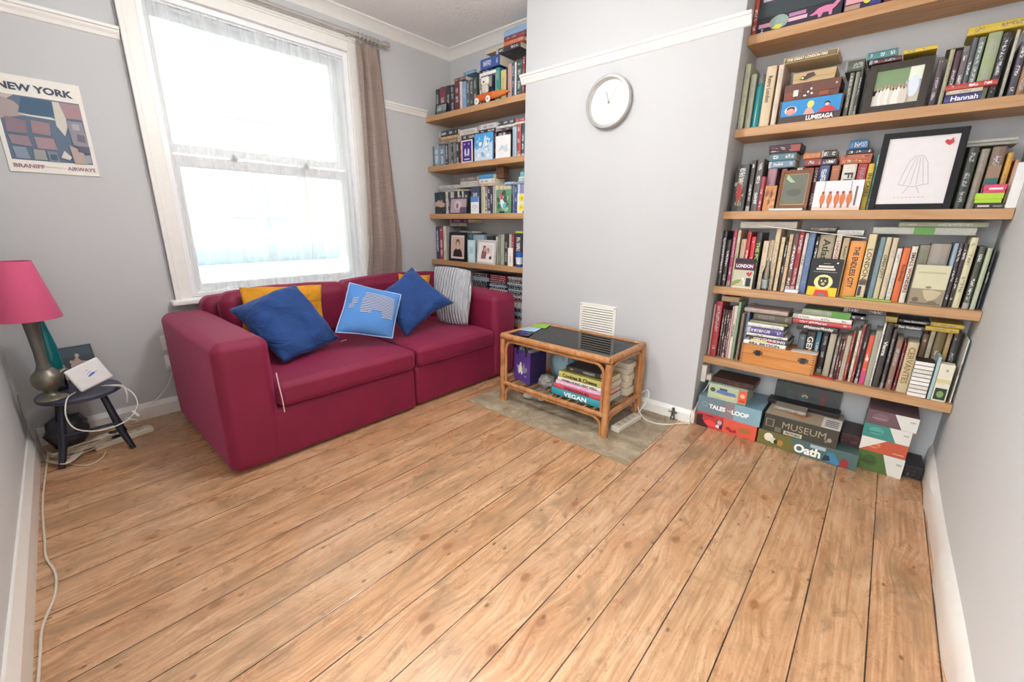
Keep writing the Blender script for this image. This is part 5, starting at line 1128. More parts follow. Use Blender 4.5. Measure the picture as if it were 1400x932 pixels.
lp = bpy.data.objects['loose_papers']; lp.rotation_euler = (0, .115, 0); lp.location = (-.500, 2.447, 1.103)
# lowest shelf: dovetailed box with books on top
z = .3905
t = thing('wooden_box', 'orange wooden box with dovetailed corners and two black catches', 'box', (-.333, 2.452, z)); bw_, bh_, bd_ = .33, .108, .165
MB().box((-bw_/2, 0, 0), (bw_/2, bd_, bh_*.52)).build('box_body', BEECH, t, bevel=.001); MB().box((-bw_/2, 0, bh_*.535), (bw_/2, bd_, bh_)).build('lid', BEECH, t, bevel=.001)
for x in (-bw_/2+.004, bw_/2-.009):
    mm = MB()
    for k in range(9): mm.box((x-.004, -.0005, .004+k*.012), (x+.008, 0, .0095+k*.012))
    mm.build('dovetail', M('8a5a2c', .5), t)
for x in (-.085, .115):
    mm = MB(); mm.box((x-.022, -.003, bh_*.58), (x+.022, -.0002, bh_*.64)); mm.box((x-.022, -.003, bh_*.68), (x+.022, -.0002, bh_*.72)); mm.box((x-.011, -.0045, bh_*.5), (x+.011, -.0002, bh_*.76)); mm.build('catch', M('17151a', .35), t)
zz = z + bh_ + .0006; GB = 'books on the wooden box'
for (x0, x1, y0, h, d, c, ink, ti, tc, lab) in (
    (-.492, -.300, 2.444, .0215, .155, 'f3f1ec', .1, 'BILL BRYSON', '2c2c34', 'white book with spaced capitals, directly on the wooden box'),
    (-.468, -.288, 2.452, .024, .15, '1b1a20', .9, 'GEOTHINKING', 'e9e4ea', 'black book with yellow label, second on the wooden box'),
    (-.485, -.300, 2.450, .014, .145, 'e8e6e0', .2, None, None, 'thin white book, third on the wooden box'),
    (-.487, -.318, 2.450, .032, .14, '4a4388', .8, None, None, 'violet blue book, fourth on the wooden box'),
    (-.488, -.325, 2.456, .020, .145, 'ecebe6', .4, None, None, 'white glossy book, fifth on the wooden box'),
    (-.480, -.310, 2.462, .012, .14, '8a9170', .4, None, None, 'thin olive book, sixth on the wooden box'),
    (-.470, -.300, 2.475, .040, .13, '5f5444', .3, None, None, 'thick brown-grey book, near the top of the pile'),
    (-.515, -.318, 2.460, .022, .15, 'b9a497', .3, None, None, 'long pinkish book topping the pile on the wooden box')):
    o = lay_book(x0, x1, y0, zz, h, d, c, ink, lab, ti, tc or '111111', group=GB)
    if 'yellow label' in lab: A = Art((0, -.0003, 0), (1,0,0), (0,0,1), h, x1-x0); A.rect(.62, .04, .98, .45, 'e8c832').rect(.62, .46, .98, .62, 'c03a5a').build('yellow_label', o)
    zz += h + .0006
tag(MB().box((-.178, 2.445, z+.0002), (-.085, 2.475, z+.0055)).build('notepad', M('c8472f', .5)), 'thin orange-red notebook lying at the edge of the lowest shelf', 'notebook')
pp = MB().box((-.275, 2.447, z+bh_+.0006), (-.166, 2.50, z+bh_+.003)).build('paper_sheet', M('e4e2da', .6)); tag(pp, 'white paper sheet lying on the open end of the wooden box', 'paper')
zz = z+.0004
for k in range(9):
    c = ['f0efe9', 'e5e3da', 'dddbd2', 'f2f0ea'][k % 4]; o = MB().round_box((.178, 2.452, zz), (.238, 2.535, zz+.0155), .002, M(c, .5), 2); o.box((.1785, 2.4525, zz+.0155), (.2375, 2.534, zz+.0175), M('26241f', .6)); o = o.build('notebook'); zz += .0178
    tag(o, f'white notebook, {["bottom","second","third","fourth","fifth","sixth","seventh","eighth","top"][k]} of the small stack near the white wall', 'notebook', 'small stack of white notebooks')
t, A = box_thing('card_box', .254, .2985, 2.446, 2.49, z, z+.165, 'e4e0cb', 'cream box with green leaf photo, beside the stack of white notebooks', .985)
A.rect(.1, .05, .9, .36, '22382a').ell(.5, .2, .24, .09, '7f9f5c').rect(.0, .5, 1, .6, 'd6cb9a').ell(.55, .84, .09, .03, '4a4a44').ell(.55, .84, .05, .016, 'e4e0cb').build('front_print', t)
tag(MB().box((.243, 2.455, z), (.2525, 2.60, z+.19)).build('book', M('a9c4c6', .5)), 'pale blue book edge behind the cream leaf-photo box', 'book')

# ---- window alcove small things
z = 1.9305
photo_frame('small dark photo frame leaning on the top shelf of the window alcove', -2.925, -2.79, 2.382, z, .078, .15, .006, '1d1c20', lambda A: A.rect(0, 0, 1, 1, '8f9a9e').rect(0, 0, 1, .3, '5d666a').ell(.3, .5, .2, .2, 'b5bdbf').rect(.6, .2, .64, .8, '4f585c'))
m = MB(); m.box((-2.456, 2.425, z), (-2.30, 2.437, z+.006)); m.box((-2.458, 2.425, z), (-2.448, 2.437, z+.19)); m.box((-2.458, 2.425, z+.1905), (-2.29, 2.46, z+.212)); m.box((-2.30, 2.425, z), (-2.29, 2.437, z+.19))
t = thing('book_holder', 'white open-front holder around four thin books, behind the toy', 'book holder', (0, 0, 0)); m.build('holder_frame', M('eceae8', .5), t, bevel=.002)
t = thing('toy_car', 'orange carrot-shaped toy car driven by a floppy-eared white animal', 'toy', (-2.345, 2.399, z)); t.scale = (1.25, .95, 1.35)
m = MB(); m.round_box((-.105, -.012, .016), (.04, .024, .052), .016, None, 6); m.build('car_body', M('d2622a', .45), t, smooth=True)
MB().lathe([(.019, 0), (.017, .04), (.010, .09), (.003, .12)], 16, mat=Matrix.Translation((.035, .006, .034)) @ Matrix.Rotation(PI/2, 4, 'Y')).build('car_nose', M('d97a38', .45), t, smooth=True)
for x in (-.08, .01):
    o = MB().lathe([(.0, -.006), (.016, -.005), (.016, .005), (.0, .006)], 20, mat=Matrix.Translation((x, -.0185, .0165)) @ Matrix.Rotation(PI/2, 4, 'X')); o.build('wheel', M('efece6', .4), t, smooth=True)
    MB().lathe([(.0, .0), (.006, .0), (.006, .002)], 12, mat=Matrix.Translation((x, -.0245, .0165)) @ Matrix.Rotation(PI/2, 4, 'X')).build('hub_cap', M('a8a49c', .4), t)
m = MB(); m.round_box((-.055, -.008, .05), (-.005, .022, .095), .014, None, 5); m.build('animal_body', M('cfc8bb', .8), t, smooth=True)
m = MB(); m.round_box((-.058, -.012, .088), (.006, .024, .128), .016, None, 5); m.build('animal_head', M('e6e2d8', .8), t, smooth=True)
for x, r in ((-.066, .35), (.014, -.35)): m = MB(); m.round_box((x-.010, -.002, .075), (x+.010, .012, .125), .008, None, 3); m.build('ear', M('8f8a80', .8), t, smooth=True)
m = MB(); m.round_box((-.032, -.017, .098), (-.022, -.011, .106), .003, None, 2); m.build('nose', M('2a2626', .5), t, smooth=True)
z = 1.5525
card('purple card with white border and white figure, second shelf of window alcove', -2.625, -2.505, 2.388, z, .158, 'efecf2', lambda A, t: A.rect(.08, .05, .92, .95, '4a2a86').ell(.35, .45, .08, .18, 'e6e2ef').ell(.65, .45, .08, .18, 'e6e2ef').rect(.3, .32, .7, .38, 'd9d3e8').rect(.25, .12, .75, .17, 'e9e5f2').ell(.3, .82, .06, .04, 'cfc6e2').ell(.7, .82, .06, .04, 'cfc6e2'))
def snow(A, t): A.rect(0, .55, 1, 1, '4fa6e2').poly([(0,0),(0,.5),(.15,.42),(.3,.5),(.42,.45),(.5,.62),(.56,.85),(.62,.93),(.67,.85),(.72,.6),(.8,.7),(.9,.6),(1,.7),(1,0)], 'cfe3f2').blobs(26, ['a5c9e6', 'f2f8fc', '8ab4d6', 'dcebf6'], 8, .09)
card('bright blue picture book cover of a snowy spire against sky', -2.481, -2.294, 2.388, z, .185, '6fb4e6', snow, .010, 'picture_book', 'book')
card('white card with faint grey sketch, beside the snowy spire cover', -2.262, -2.122, 2.388, z, .148, 'f0f0f0', lambda A, t: A.poly([(.2,.3),(.3,.5),(.45,.6),(.6,.5),(.8,.62),(.85,.3),(.7,.25),(.5,.4)], 'cfd6de').line([(.3,.2),(.45,.24),(.5,.3)], .001, 'a9b0b8'))
z = 1.1755
photo_frame('small dark frame with blurred pink photo, third shelf of window alcove', -2.79, -2.59, 2.388, z, .125, .12, .007, '3a3c40', lambda A: A.rect(0, 0, 1, 1, 'b7a3ae').ell(.45, .55, .22, .32, 'd6c6cb').ell(.42, .5, .08, .2, '8d7480').rect(.6, 0, 1, .4, '6a5068'), yaw=.05)
card('white card with blue top edge, third shelf of window alcove', -2.535, -2.448, 2.392, z, .126, 'f0f2f6', lambda A, t: A.rect(0, .68, 1, 1, '5a8fd2').ell(.5, .4, .3, .12, 'c3ccd6').ell(.5, .4, .2, .07, 'eef1f5').rect(.2, .15, .8, .2, 'd5dbe2'))
card('green card with red-headed blue bird, third shelf of window alcove', -2.256, -2.109, 2.388, z, .165, '6f9a78', lambda A, t: A.blobs(22, ['3f6f52', '9fcfae', '7a6a56', '4a5a4a', 'a8d8b8', 'c9bfa5'], 6, .16).poly([(.36,.9),(.46,.75),(.5,.6),(.42,.55),(.3,.62),(.28,.75)], 'd45a6e').poly([(.3,.58),(.5,.58),(.62,.42),(.6,.25),(.45,.2),(.36,.35)], 'dff0f4').poly([(.5,.4),(.75,.45),(.68,.25),(.5,.18)], '6ac2d8').rect(.25, .0, .6, .08, '2e2c2a'))
card('pale green card with two yellow flowers, third shelf of window alcove', -2.05, -1.975, 2.388, z, .13, 'e2ecd6', lambda A, t: A.ell(.5, .78, .3, .18, 'f0dc3a').ell(.55, .76, .1, .06, 'c98a3a').ell(.5, .28, .32, .18, 'f2e04a').ell(.5, .28, .1, .05, 'c9a23a').rect(.7, 0, .9, .1, '3a3a34'))
z = .7935
def portrait(A): A.rect(0, 0, 1, 1, 'd2b5a6').poly([(.1,.0),(.15,.25),(.32,.42),(.5,.36),(.68,.42),(.86,.25),(.92,.0)], '33242a').ell(.5, .68, .16, .2, '6d4436').ell(.5, .62, .12, .15, 'd8b09c').rect(.45, .4, .56, .52, 'd8b09c').ell(.42, .64, .02, .012, '3a2a26').ell(.58, .64, .02, .012, '3a2a26').rect(.46, .555, .54, .565, 'a5524a')
photo_frame('black frame, cream mount, portrait of a person in dark clothes', -2.812, -2.60, 2.384, z, .235, .06, .022, '141316', lambda A: (A.rect(0, 0, 1, 1, 'e6d9cf'), portrait(Art(A.P(.08, .08), A.U, A.V, A.w*.84, A.h*.84)) if False else None, A.rect(.08, .08, .92, .92, 'd2b5a6'), A.poly([(.17,.08),(.2,.3),(.35,.43),(.5,.38),(.65,.43),(.8,.3),(.85,.08)], '33242a'), A.ell(.5, .66, .15, .18, '6d4436'), A.ell(.5, .6, .11, .14, 'd8b09c'), A.rect(.45, .4, .55, .5, 'd8b09c')))
photo_frame('silver-white frame with photo of two people close together', -2.475, -2.265, 2.381, z, .185, .10, .015, 'd3cfcb', lambda A: (A.rect(0, 0, 1, 1, 'f2eeee'), A.rect(.14, .14, .86, .86, 'e8dcdc'), A.poly([(.16,.16),(.2,.5),(.32,.72),(.45,.72),(.5,.4),(.5,.16)], '9a5c5c'), A.ell(.36, .68, .09, .14, '7a4646'), A.ell(.38, .62, .07, .11, 'dba89c'), A.poly([(.46,.16),(.5,.36),(.62,.45),(.74,.36),(.82,.16)], 'efecee'), A.ell(.6, .56, .09, .14, '8d5a50'), A.ell(.59, .52, .075, .12, 'e0b3a6'), A.rect(.7, .16, .84, .3, '4a3a44')), yaw=-.06)
card('pale blue narrow card between black portrait frame and silver frame', -2.578, -2.494, 2.392, z, .178, 'c3e0e8', lambda A, t: A.rect(.15, .1, .85, .9, 'd5ebf0').rect(.25, .4, .75, .7, 'b3d6e2'), yaw=.0)
card('small white card beside the blue mug, bottom shelf', -2.136, -2.088, 2.388, z, .135, 'efe9e2', lambda A, t: A.rect(.4, .2, .6, .55, 'c3bcb4'))
t = thing('mug', 'blue and white patterned cup at the chimney end, bottom shelf', 'mug', (-2.04, 2.408, z))
MB().lathe([(.018, 0), (.022, .003), (.026, .05), (.030, .108), (.028, .108), (.024, .05), (.02, .006), (.0003, .005)], 28, cap=False).build('cup_body', M('2a62b0', .25), t, smooth=True)
MB().lathe([(.0237, .02), (.0262, .05), (.0277, .07)], 28, cap=False).build('white_band', M('dfe9f2', .3), t, smooth=True)

# ---- discs under the bottom shelf of the window alcove
tag(MB().box((XW+.25, 2.40, .33), (CX0-.002, YA-.002, .352)).build('low_shelf', OAK, bevel=.0015), 'low oak board carrying the stacks of discs behind the sofa arm', 'shelf')
tag(MB().box((XW+.26, 2.41, 0), (CX0-.012, YA-.01, .3295)).build('low_cupboard', M('4a3c33', .6)), 'dark low cupboard behind the sofa arm in the window alcove', 'cupboard')
DC = [('151518', 'black'), ('1f1c22', 'dark charcoal'), ('7a1c2c', 'deep red'), ('26343a', 'dark teal'), ('c9c6c2', 'pale grey'), ('1a2b3d', 'navy'), ('3b3338', 'brown-black'), ('8fa3b0', 'silver blue'), ('0f1012', 'glossy black'), ('5a4a52', 'dull mauve')]
ORD = ['top', 'second', 'third', 'fourth', 'fifth', 'sixth', 'seventh', 'eighth', 'ninth', 'tenth', 'eleventh', 'twelfth', 'thirteenth', 'fourteenth', 'fifteenth', 'sixteenth', 'seventeenth', 'eighteenth', 'nineteenth', 'twentieth', 'twenty-first', 'twenty-second', 'twenty-third', 'twenty-fourth', 'twenty-fifth']
rr = random.Random(5); dm = {}
for cidx, (x0, cn) in enumerate(((-2.555, 'stack beside the grey cushion'), (-2.362, 'middle stack'), (-2.167, 'stack against the chimney breast'))):
    zz = .3525; n = 23
    for k in range(n):
        (c, cname) = DC[rr.randrange(10)]; h = .0152; jx = rr.uniform(-.003, .003); jy = rr.uniform(0, .008)
        if c not in dm:
            a = MB(); a.box((0, 0, 0), (.183, .13, h)); a.box((.006, -.0004, .003), (.177, 0, h-.003), M('8a8890' if c != 'c9c6c2' else '44444c', .3)) if False else None
            o = MB().box((0, 0, 0), (.183, .13, h)).build('disc_case', M(c, .3), bevel=.001)
            rs = random.Random(sum(map(ord, c))); q = MB(); x = .015
            while x < .16:
                wv_ = rs.uniform(.004, .016); zc = rs.uniform(.3, .5)*h; q.box((x, -.0004, zc), (x+wv_, 0, zc+.005)); x += wv_+rs.uniform(.002, .02)
            q.build('spine_print', M('d8d4d6' if c != 'c9c6c2' else '3a3a40', .4), o); dm[c] = o
            src = o
        else:
            src = dm[c].copy(); COL.objects.link(src)
            for ch in list(dm[c].children): d2 = ch.copy(); COL.objects.link(d2); d2.parent = src
        src.location = (x0+jx, 2.418+jy, zz); tag(src, f'{cname} disc case, {ORD[n-1-k]} from the top, {cn} behind the sofa'.replace('top from the top', 'topmost'), 'disc case', 'disc cases stacked behind the sofa arm')
        zz += h+.0004

# ------------------------------------------------------------------ game boxes on the floor of the wide alcove
t, A = box_thing('board_game_box', -.648, -.346, 2.362, 2.632, .001, .084, 'e0604a', 'coral red game box on the floor, bottom of the stack by the chimney breast', .99)
A.rect(0, 0, .46, 1, 'c93a40').poly([(0,0),(0,.8),(.1,.9),(.1,.5),(.22,.3),(.2,0)], '3a1c22').rect(.14, .8, .3, .9, '8f2430').poly([(.12,.4),(.22,.62),(.32,.5),(.4,.2),(.2,.15)], 'e8504a').blobs(0, ['0']).rect(.34, .15, .46, .78, '6d4a56').ell(.4, .6, .04, .16, 'd9a8a0').ell(.38, .3, .04, .12, 'e9dcd4').ell(.43, .3, .03, .12, '3a2a34').poly([(.5,.35),(.55,.5),(.62,.3),(.68,.42),(.7,.2),(.6,.15)], 'a82830').rect(.72, .35, .92, .68, 'c9663a').rect(.76, .4, .88, .62, '8a7a34').build('front_print', t)
t, A = box_thing('board_game_box', -.655, -.338, 2.366, 2.632, .0848, .178, '7698a6', 'blue-grey game box lettered upside down, on the coral red one', .99, base='6b8c9a')
A.rect(0, 0, .6, 1, '71858e').poly([(.4,.0),(.45,1),(.6,1),(.6,0)], '8f7f86').rect(.6, 0, 1, 1, '86acba').ell(.12, .55, .045, .16, '93a9b2').ell(.12, .55, .035, .125, '71858e').build('front_print', t)
text_obj('TALES', t, (-.055, -.1345, .046), (1,0,0), (0,0,1), .085, .026, 'f4f4f2', bold=.05); text_obj('THE', t, (.006, -.1345, .045), (1,0,0), (0,0,1), .022, .011, 'cfd6da'); text_obj('LOOP', t, (.062, -.1345, .044), (1,0,0), (0,0,1), .085, .026, 'f4f4f2', bold=.05)
t, A = box_thing('board_game_box', -.612, -.42, 2.375, 2.55, .179, .262, '9fb3a0', 'small pale game box with train picture and orange corner', .99)
A.rect(0, 0, .78, 1, 'b5c2a2').poly([(.05,.35),(.3,.2),(.7,.2),(.76,.4),(.6,.3)], 'd8c98a').poly([(.2,.45),(.25,.65),(.7,.62),(.76,.42),(.5,.38)], '5c7fae').rect(.3, .65, .5, .8, '4a5a6a').ell(.12, .6, .07, .15, '3f5a4a').rect(.8, .1, 1, .95, 'e8623a').ell(.9, .6, .06, .14, 'f4c0a4').rect(.83, .2, .97, .3, 'c03a28').build('front_print', t)
t, A = box_thing('board_game_box', -.61, -.40, 2.40, 2.56, .2628, .293, '3a2420', 'flat dark brown game box on top of the train box'); A.blobs(7, ['8a4a3a', '6a3a30'], 2, .1).build('front_print', t)
t, A = box_thing('board_game_box', -.338, .075, 2.366, 2.632, .001, .082, '4c6a66', 'green game box with one white script word, flat on the floor', .99)
A.poly([(0,0),(0,1),(.35,1),(.42,0)], '6f6a34').ell(.12, .6, .05, .28, 'e6e0cc').ell(.17, .45, .03, .2, 'd9d2bc').ell(.25, .4, .03, .2, 'b9803a').ell(.2, .4, .02, .15, '2c2c28').rect(.55, .7, .7, .92, 'a9b9c4').poly([(.7,.1),(.72,.7),(.78,.75),(.85,.2),(.84,.05)], '3f7fa6').poly([(.68,.1),(.7,.5),(.74,.5),(.76,.2)], '1f2c34').poly([(.84,.05),(.86,.6),(.92,.5),(.93,.1)], '9a2f30').build('front_print', t)
text_obj('Oath', t, (.012, -.1345, .034), (1,0,0), (0,0,1), .11, .046, 'f4f4ea', bold=.04)
t, A = box_thing('board_game_box', -.322, -.013, 2.362, 2.60, .083, .176, '3a372c', 'olive black game box with embossed capitals and small pale label', .99, base='23211c')
A.rect(.03, .3, .15, .75, '8a8272').rect(.045, .34, .135, .71, '4a4034').rect(.17, .08, .26, .36, '6f6a5c').rect(.3, .06, .55, .28, 'cfc9b4').rect(.32, .08, .53, .26, 'b5ae98').ell(.9, .4, .03, .12, '9a9280').ell(.86, .3, .02, .08, '7a7464').build('front_print', t)
text_obj('MUSEUM', t, (.018, -.1215, .053), (1,0,0), (0,0,1), .18, .034, 'a39b80', bold=.0); text_obj('PICTURA', t, (-.023, -.1215, .0155), (1,0,0), (0,0,1), .062, .010, '2c2a22', bold=.02)
A2 = Art((-A.w/2, -.119, .0932), (1,0,0), (0,1,0), A.w, .238); A2.rect(0, 0, 1, 1, 'a89a82').poly([(.25,.3),(.5,.2),(.62,.5),(.35,.55)], 'b5704a').rect(.76, .0, 1, .6, 'e6e2da')
for k in range(4): A2.rect(.8, .1+k*.1, .97, .14+k*.1, '1d1c1a')
A2.build('printed_top', t)
o = lay_book(-.30, -.16, 2.44, .1767, .022, .16, '8f8578', .4, 'grey booklet lying on the olive black game box')
t, A = box_thing('board_game_box', -.33, -.04, 2.606, 2.636, .0845, .285, '49504e', 'tall dull grey-green game box standing behind the olive black box', .99)
A.blobs(20, ['5a4a50', '4f5c54', '3f4644', '64504e', '566068'], 11, .14).ell(.48, .72, .05, .05, 'b5aea2').ell(.48, .70, .03, .03, '6d6a62').rect(.72, .45, .78, .85, '7a4444').build('front_print', t)
t, A = box_thing('board_game_box', -.345, -.03, 2.52, 2.602, .1775, .20, '1a1214', 'thin black box lying behind the olive black game box'); A.rect(.1, .2, .2, .6, '4a2a2c').build('front_print', t)
t, A = box_thing('board_game_box', -.008, .068, 2.45, 2.63, .083, .142, '3a1c1e', 'dark maroon game box end between the script and diagonal boxes'); A.blobs(6, ['6a3434', '241214'], 2, .15).build('front_print', t)
def diag(z0, z1, x0, x1, c, lab, flip, dx=0, under=None):
    t, A = box_thing('board_game_box', x0, x1, 2.425, 2.628, z0, z1, c, lab, .99, group='game boxes with a diagonal white corner')
    A.rect(0, 0, 1, 1, c)
    if flip: A.poly([(0,0),(0,1),(.48,1),(.12,0)] if False else [(0,.0),(0,1),(.55,1)], 'e2ded6')
    else: A.poly([(.53,1),(.72,0),(1,0),(1,1)], 'dcdcd4').rect(.84, .62, .95, .72, 'b0b0a8')
    r = random.Random(int(z0*1000)); 
    A.blobs(5, [tuple(min(1, q*k) for q in lin(c)) for k in (.6, 1.5)], r.randrange(99), .10) if False else None
    A.ell(.28, .55, .16, .28, {'4f6b34': '3f5a2a', 'c0583c': 'e08055', '3f8a80': '4fa396', '6a5058': '7a5f68'}[c]).rect(.1, .42, .4, .48, {'4f6b34': '2f4020', 'c0583c': '8a3a2c', '3f8a80': '2c6a64', '6a5058': '9a8890'}[c])
    if flip: A.poly([(0,.0),(0,1),(.55,1)], 'e2ded6').rect(.72, .2, .95, .28, 'd9a58c')
    A.build('front_print', t)
diag(.001, .0975, .070, .232, '4f6b34', 'green game box with white corner, bottom of the stack by the white wall', False)
diag(.0982, .165, .068, .230, 'c0583c', 'orange game box with pale corner, second in the diagonal stack', True)
diag(.1657, .232, .066, .230, '3f8a80', 'teal game box with white corner, third in the diagonal stack', False)
diag(.2327, .300, .068, .240, '6a5058', 'mauve game box with white corner, topmost of the diagonal stack', False)
t, A = box_thing('board_game_box', .238, .30, 2.47, 2.63, .001, .06, '1b1a1e', 'small black box on the floor by the white wall skirting'); A.blobs(5, ['8d8a90', '5a585e'], 4, .08).build('front_print', t)
t = thing('wall_socket', 'white double socket low on the chimney side wall above the game boxes', 'socket', (CX1+.0005, 2.47, .285))
MB().round_box((0, -.035, -.05), (.028, .035, .05), .006, None, 3).build('socket_plate', M('e2ddd2', .4), t, smooth=True)
MB().round_box((.028, -.02, -.04), (.055, .02, -.005), .006, None, 3).build('plug', M('dcd6ca', .4), t, smooth=True)
tag(MB().tube([(CX1+.045, 2.47, .246), (CX1+.04, 2.46, .21), (CX1+.022, 2.445, .17), (CX1+.012, 2.40, .10), (CX1+.01, 2.356, .04), (CX1+.0, 2.345, .01), (-.72, 2.325, .006)], .0028, 8).build('mains_cable', M('e8e3d8', .5), smooth=True), 'white cord dropping from the chimney side socket to the floor', 'cord')

# ------------------------------------------------------------------ on the walls
t = thing('wall_clock', 'round wall clock with brushed metal rim and blank pale face', 'clock', (-1.343, YB, 1.768))
RY = Matrix.Rotation(PI/2, 4, 'X')
MB().lathe([(.118, 0), (.136, 0), (.138, .004), (.138, .034), (.134, .038), (.121, .038), (.118, .034), (.118, .0)], 72, mat=RY, cap=False).build('rim', M('d5d4d0', .28, .85), t, smooth=True, ang=30)
MB().lathe([(.1185, .012), (.1185, .004)], 64, mat=RY).build('clock_face', M('e9e6e2', .5), t)
h = MB(); h.box((-.0028, -.020, -.006), (.0028, -.0185, .062)); o = h.build('hour_hand', M('c9c6c2', .3, .5), t); o.rotation_euler = (0, -.33, 0)
h = MB(); h.box((-.0013, -.0225, -.01), (.0013, -.0215, .095)); o = h.build('minute_hand', M('b9b5b0', .3), t); o.rotation_euler = (0, .62, 0)
MB().lathe([(.004, .012), (.004, .024), (0, .025)], 12, mat=RY).build('spindle', M('8d8a86', .3, .7), t); MB().box((-.004, -.008, .136), (.004, 0, .146)).build('hanging_nail', M('55524e', .4, .7), t)
t = thing('wall_vent', 'white louvred air vent low on the chimney breast behind the table', 'vent', (-1.330, YB, .49))
m = MB(); vw, vh = .13, .118; m.box((-vw, -.010, -vh), (-vw+.018, 0, vh)); m.box((vw-.018, -.010, -vh), (vw, 0, vh)); m.box((-vw+.018, -.010, vh-.018), (vw-.018, 0, vh)); m.box((-vw+.018, -.010, -vh), (vw-.018, 0, -vh+.018)); m.box((-vw+.018, -.001, -vh+.018), (vw-.018, 0, vh-.018), M('4a463f', .8)); m.mats.insert(0, M('f4efe6', .45)); m.mi = [1 if i >= len(m.mi)-6 else 0 for i in range(len(m.mi))]; m.build('vent_frame', M('f4efe6', .45), t, bevel=.0015)  # dark backing colour paints in the shade between the louvres
for k in range(13):
    z_ = -vh+.024 + k*.0158; m = MB(); m.add([(-vw+.018, -.003, z_+.010), (vw-.018, -.003, z_+.010), (vw-.018, -.013, z_), (-vw+.018, -.013, z_), (-vw+.018, -.003, z_+.0085), (vw-.018, -.003, z_+.0085), (vw-.018, -.0115, z_-.002), (-vw+.018, -.0115, z_-.002)], [(0,1,2,3)[::-1], (4,5,6,7), (2,3,7,6), (0,1,5,4)]); m.build('louvre', M('efe9df', .45), t)
for x in (-vw+.009, vw-.009): MB().lathe([(.004, .010), (.004, .012), (0, .013)], 10, mat=Matrix.Translation((x, 0, vh-.01)) @ RY).build('screw', M('9c968c', .4, .6), t)
# poster on the window wall
t = thing('poster', 'NEW YORK travel poster with blue and mauve city blocks, on grey wall', 'poster', (XW+.001, .03, 1.305)); pw, ph = .293, .402
MB().box((0, 0, 0), (.004, pw, ph)).build('poster_board', M('e9e5dc', .5), t)
A = Art((.0042, 0, 0), (0, 1, 0), (0, 0, 1), pw, ph); A.rect(0, 0, 1, 1, 'ebe7de')
x0, x1, y0, y1 = .05, .95, .13, .80
def q(pts, c): A.poly([(x0+(x1-x0)*u, y0+(y1-y0)*v) for u, v in pts], c)
q([(0,0),(1,0),(1,1),(0,1)], '5d6f84'); q([(0,.82),(.22,1),(.1,1),(0,.94)], 'c3b9b0'); q([(.0,.62),(.35,.72),(.2,.9),(0,.97)], 'a89a97'); q([(.22,.74),(.3,.98),(.62,.98),(.7,.86),(.6,.7)], '3f5f78'); q([(.2,.72),(.3,.70),(.68,.68),(.6,.72)], 'd9d5cd'); q([(.66,.98),(.64,.6),(.72,.44),(.78,.6),(.8,.98)], 'cfc9c0'); q([(.74,.98),(.78,.74),(1,.74),(1,.98)], 'a5858c')
q([(.03,.42),(.05,.66),(.28,.62),(.26,.42)], '8a7680'); q([(.32,.44),(.34,.64),(.56,.62),(.54,.42)], '9a7f86'); q([(.05,.24),(.03,.38),(.26,.38),(.28,.22)], '93818a'); q([(.34,.2),(.33,.38),(.56,.38),(.58,.2)], 'a58a90'); q([(.06,.02),(.04,.2),(.2,.2),(.22,.02)], '8593a3'); q([(.27,.02),(.28,.18),(.42,.18),(.42,.02)], '9a9c9a'); q([(.45,.0),(.44,.17),(.56,.17),(.58,0)], '7a8794'); q([(.8,.3),(.78,.7),(.98,.7),(1,.3)], '8f8b96'); q([(.84,.56),(.84,.66),(.93,.66),(.93,.56)], 'a9a8ad'); q([(.86,.38),(.88,.5),(.97,.48),(.97,.36)], '6f6878'); q([(.76,.0),(.74,.3),(.9,.22),(.94,0)], 'b5a199'); q([(.84,.2),(.84,.3),(1,.3),(1,.18)], '5a5f70'); q([(.9,.02),(.9,.14),(.99,.16),(.99,.02)], '9aa0a6'); q([(.6,.08),(.66,.2),(.74,.1),(.7,.05)], 'd3cfc8'); q([(.47,.03),(.47,.12),(.55,.12),(.55,.03)], '4d5f70')
A.build('printed_sheet', t)
text_obj('NEW YORK', t, (.0065, pw*.5, ph*.885), (0,1,0), (0,0,1), pw*.80, ph*.075, '3f4e60', bold=.04)
text_obj('BRANIFF', t, (.0065, pw*.215, ph*.068), (0,1,0), (0,0,1), pw*.33, ph*.042, '9a6f7c', bold=.03); text_obj('AIRWAYS', t, (.0065, pw*.795, ph*.068), (0,1,0), (0,0,1), pw*.33, ph*.042, '9a6f7c', bold=.03)
l_ = MB().box((.0046, pw*.39, ph*.066), (.0050, pw*.62, ph*.070)).build('rule_line', M('b59aa2', .5), t)
for zc, lab in ((.42, 'white wall socket, the upper of two beside the sofa arm'), (.305, 'white wall socket with plug, the lower of two beside the sofa arm')):
    t = thing('wall_socket', lab, 'socket', (XW, .458, zc)); MB().round_box((0, -.043, -.043), (.010, .043, .043), .004, None, 3).build('socket_plate', M('ecebe8', .35), t, smooth=True)
    mm = MB(); mm.box((.0100, -.028, -.012), (.0125, -.014, .006)); mm.build('switch', M('e2e0dc', .35), t)
    if 'plug' in lab: MB().round_box((.010, -.036, -.02), (.042, -.002, .022), .006, None, 3).build('plug', M('f2f1ee', .35), t, smooth=True)

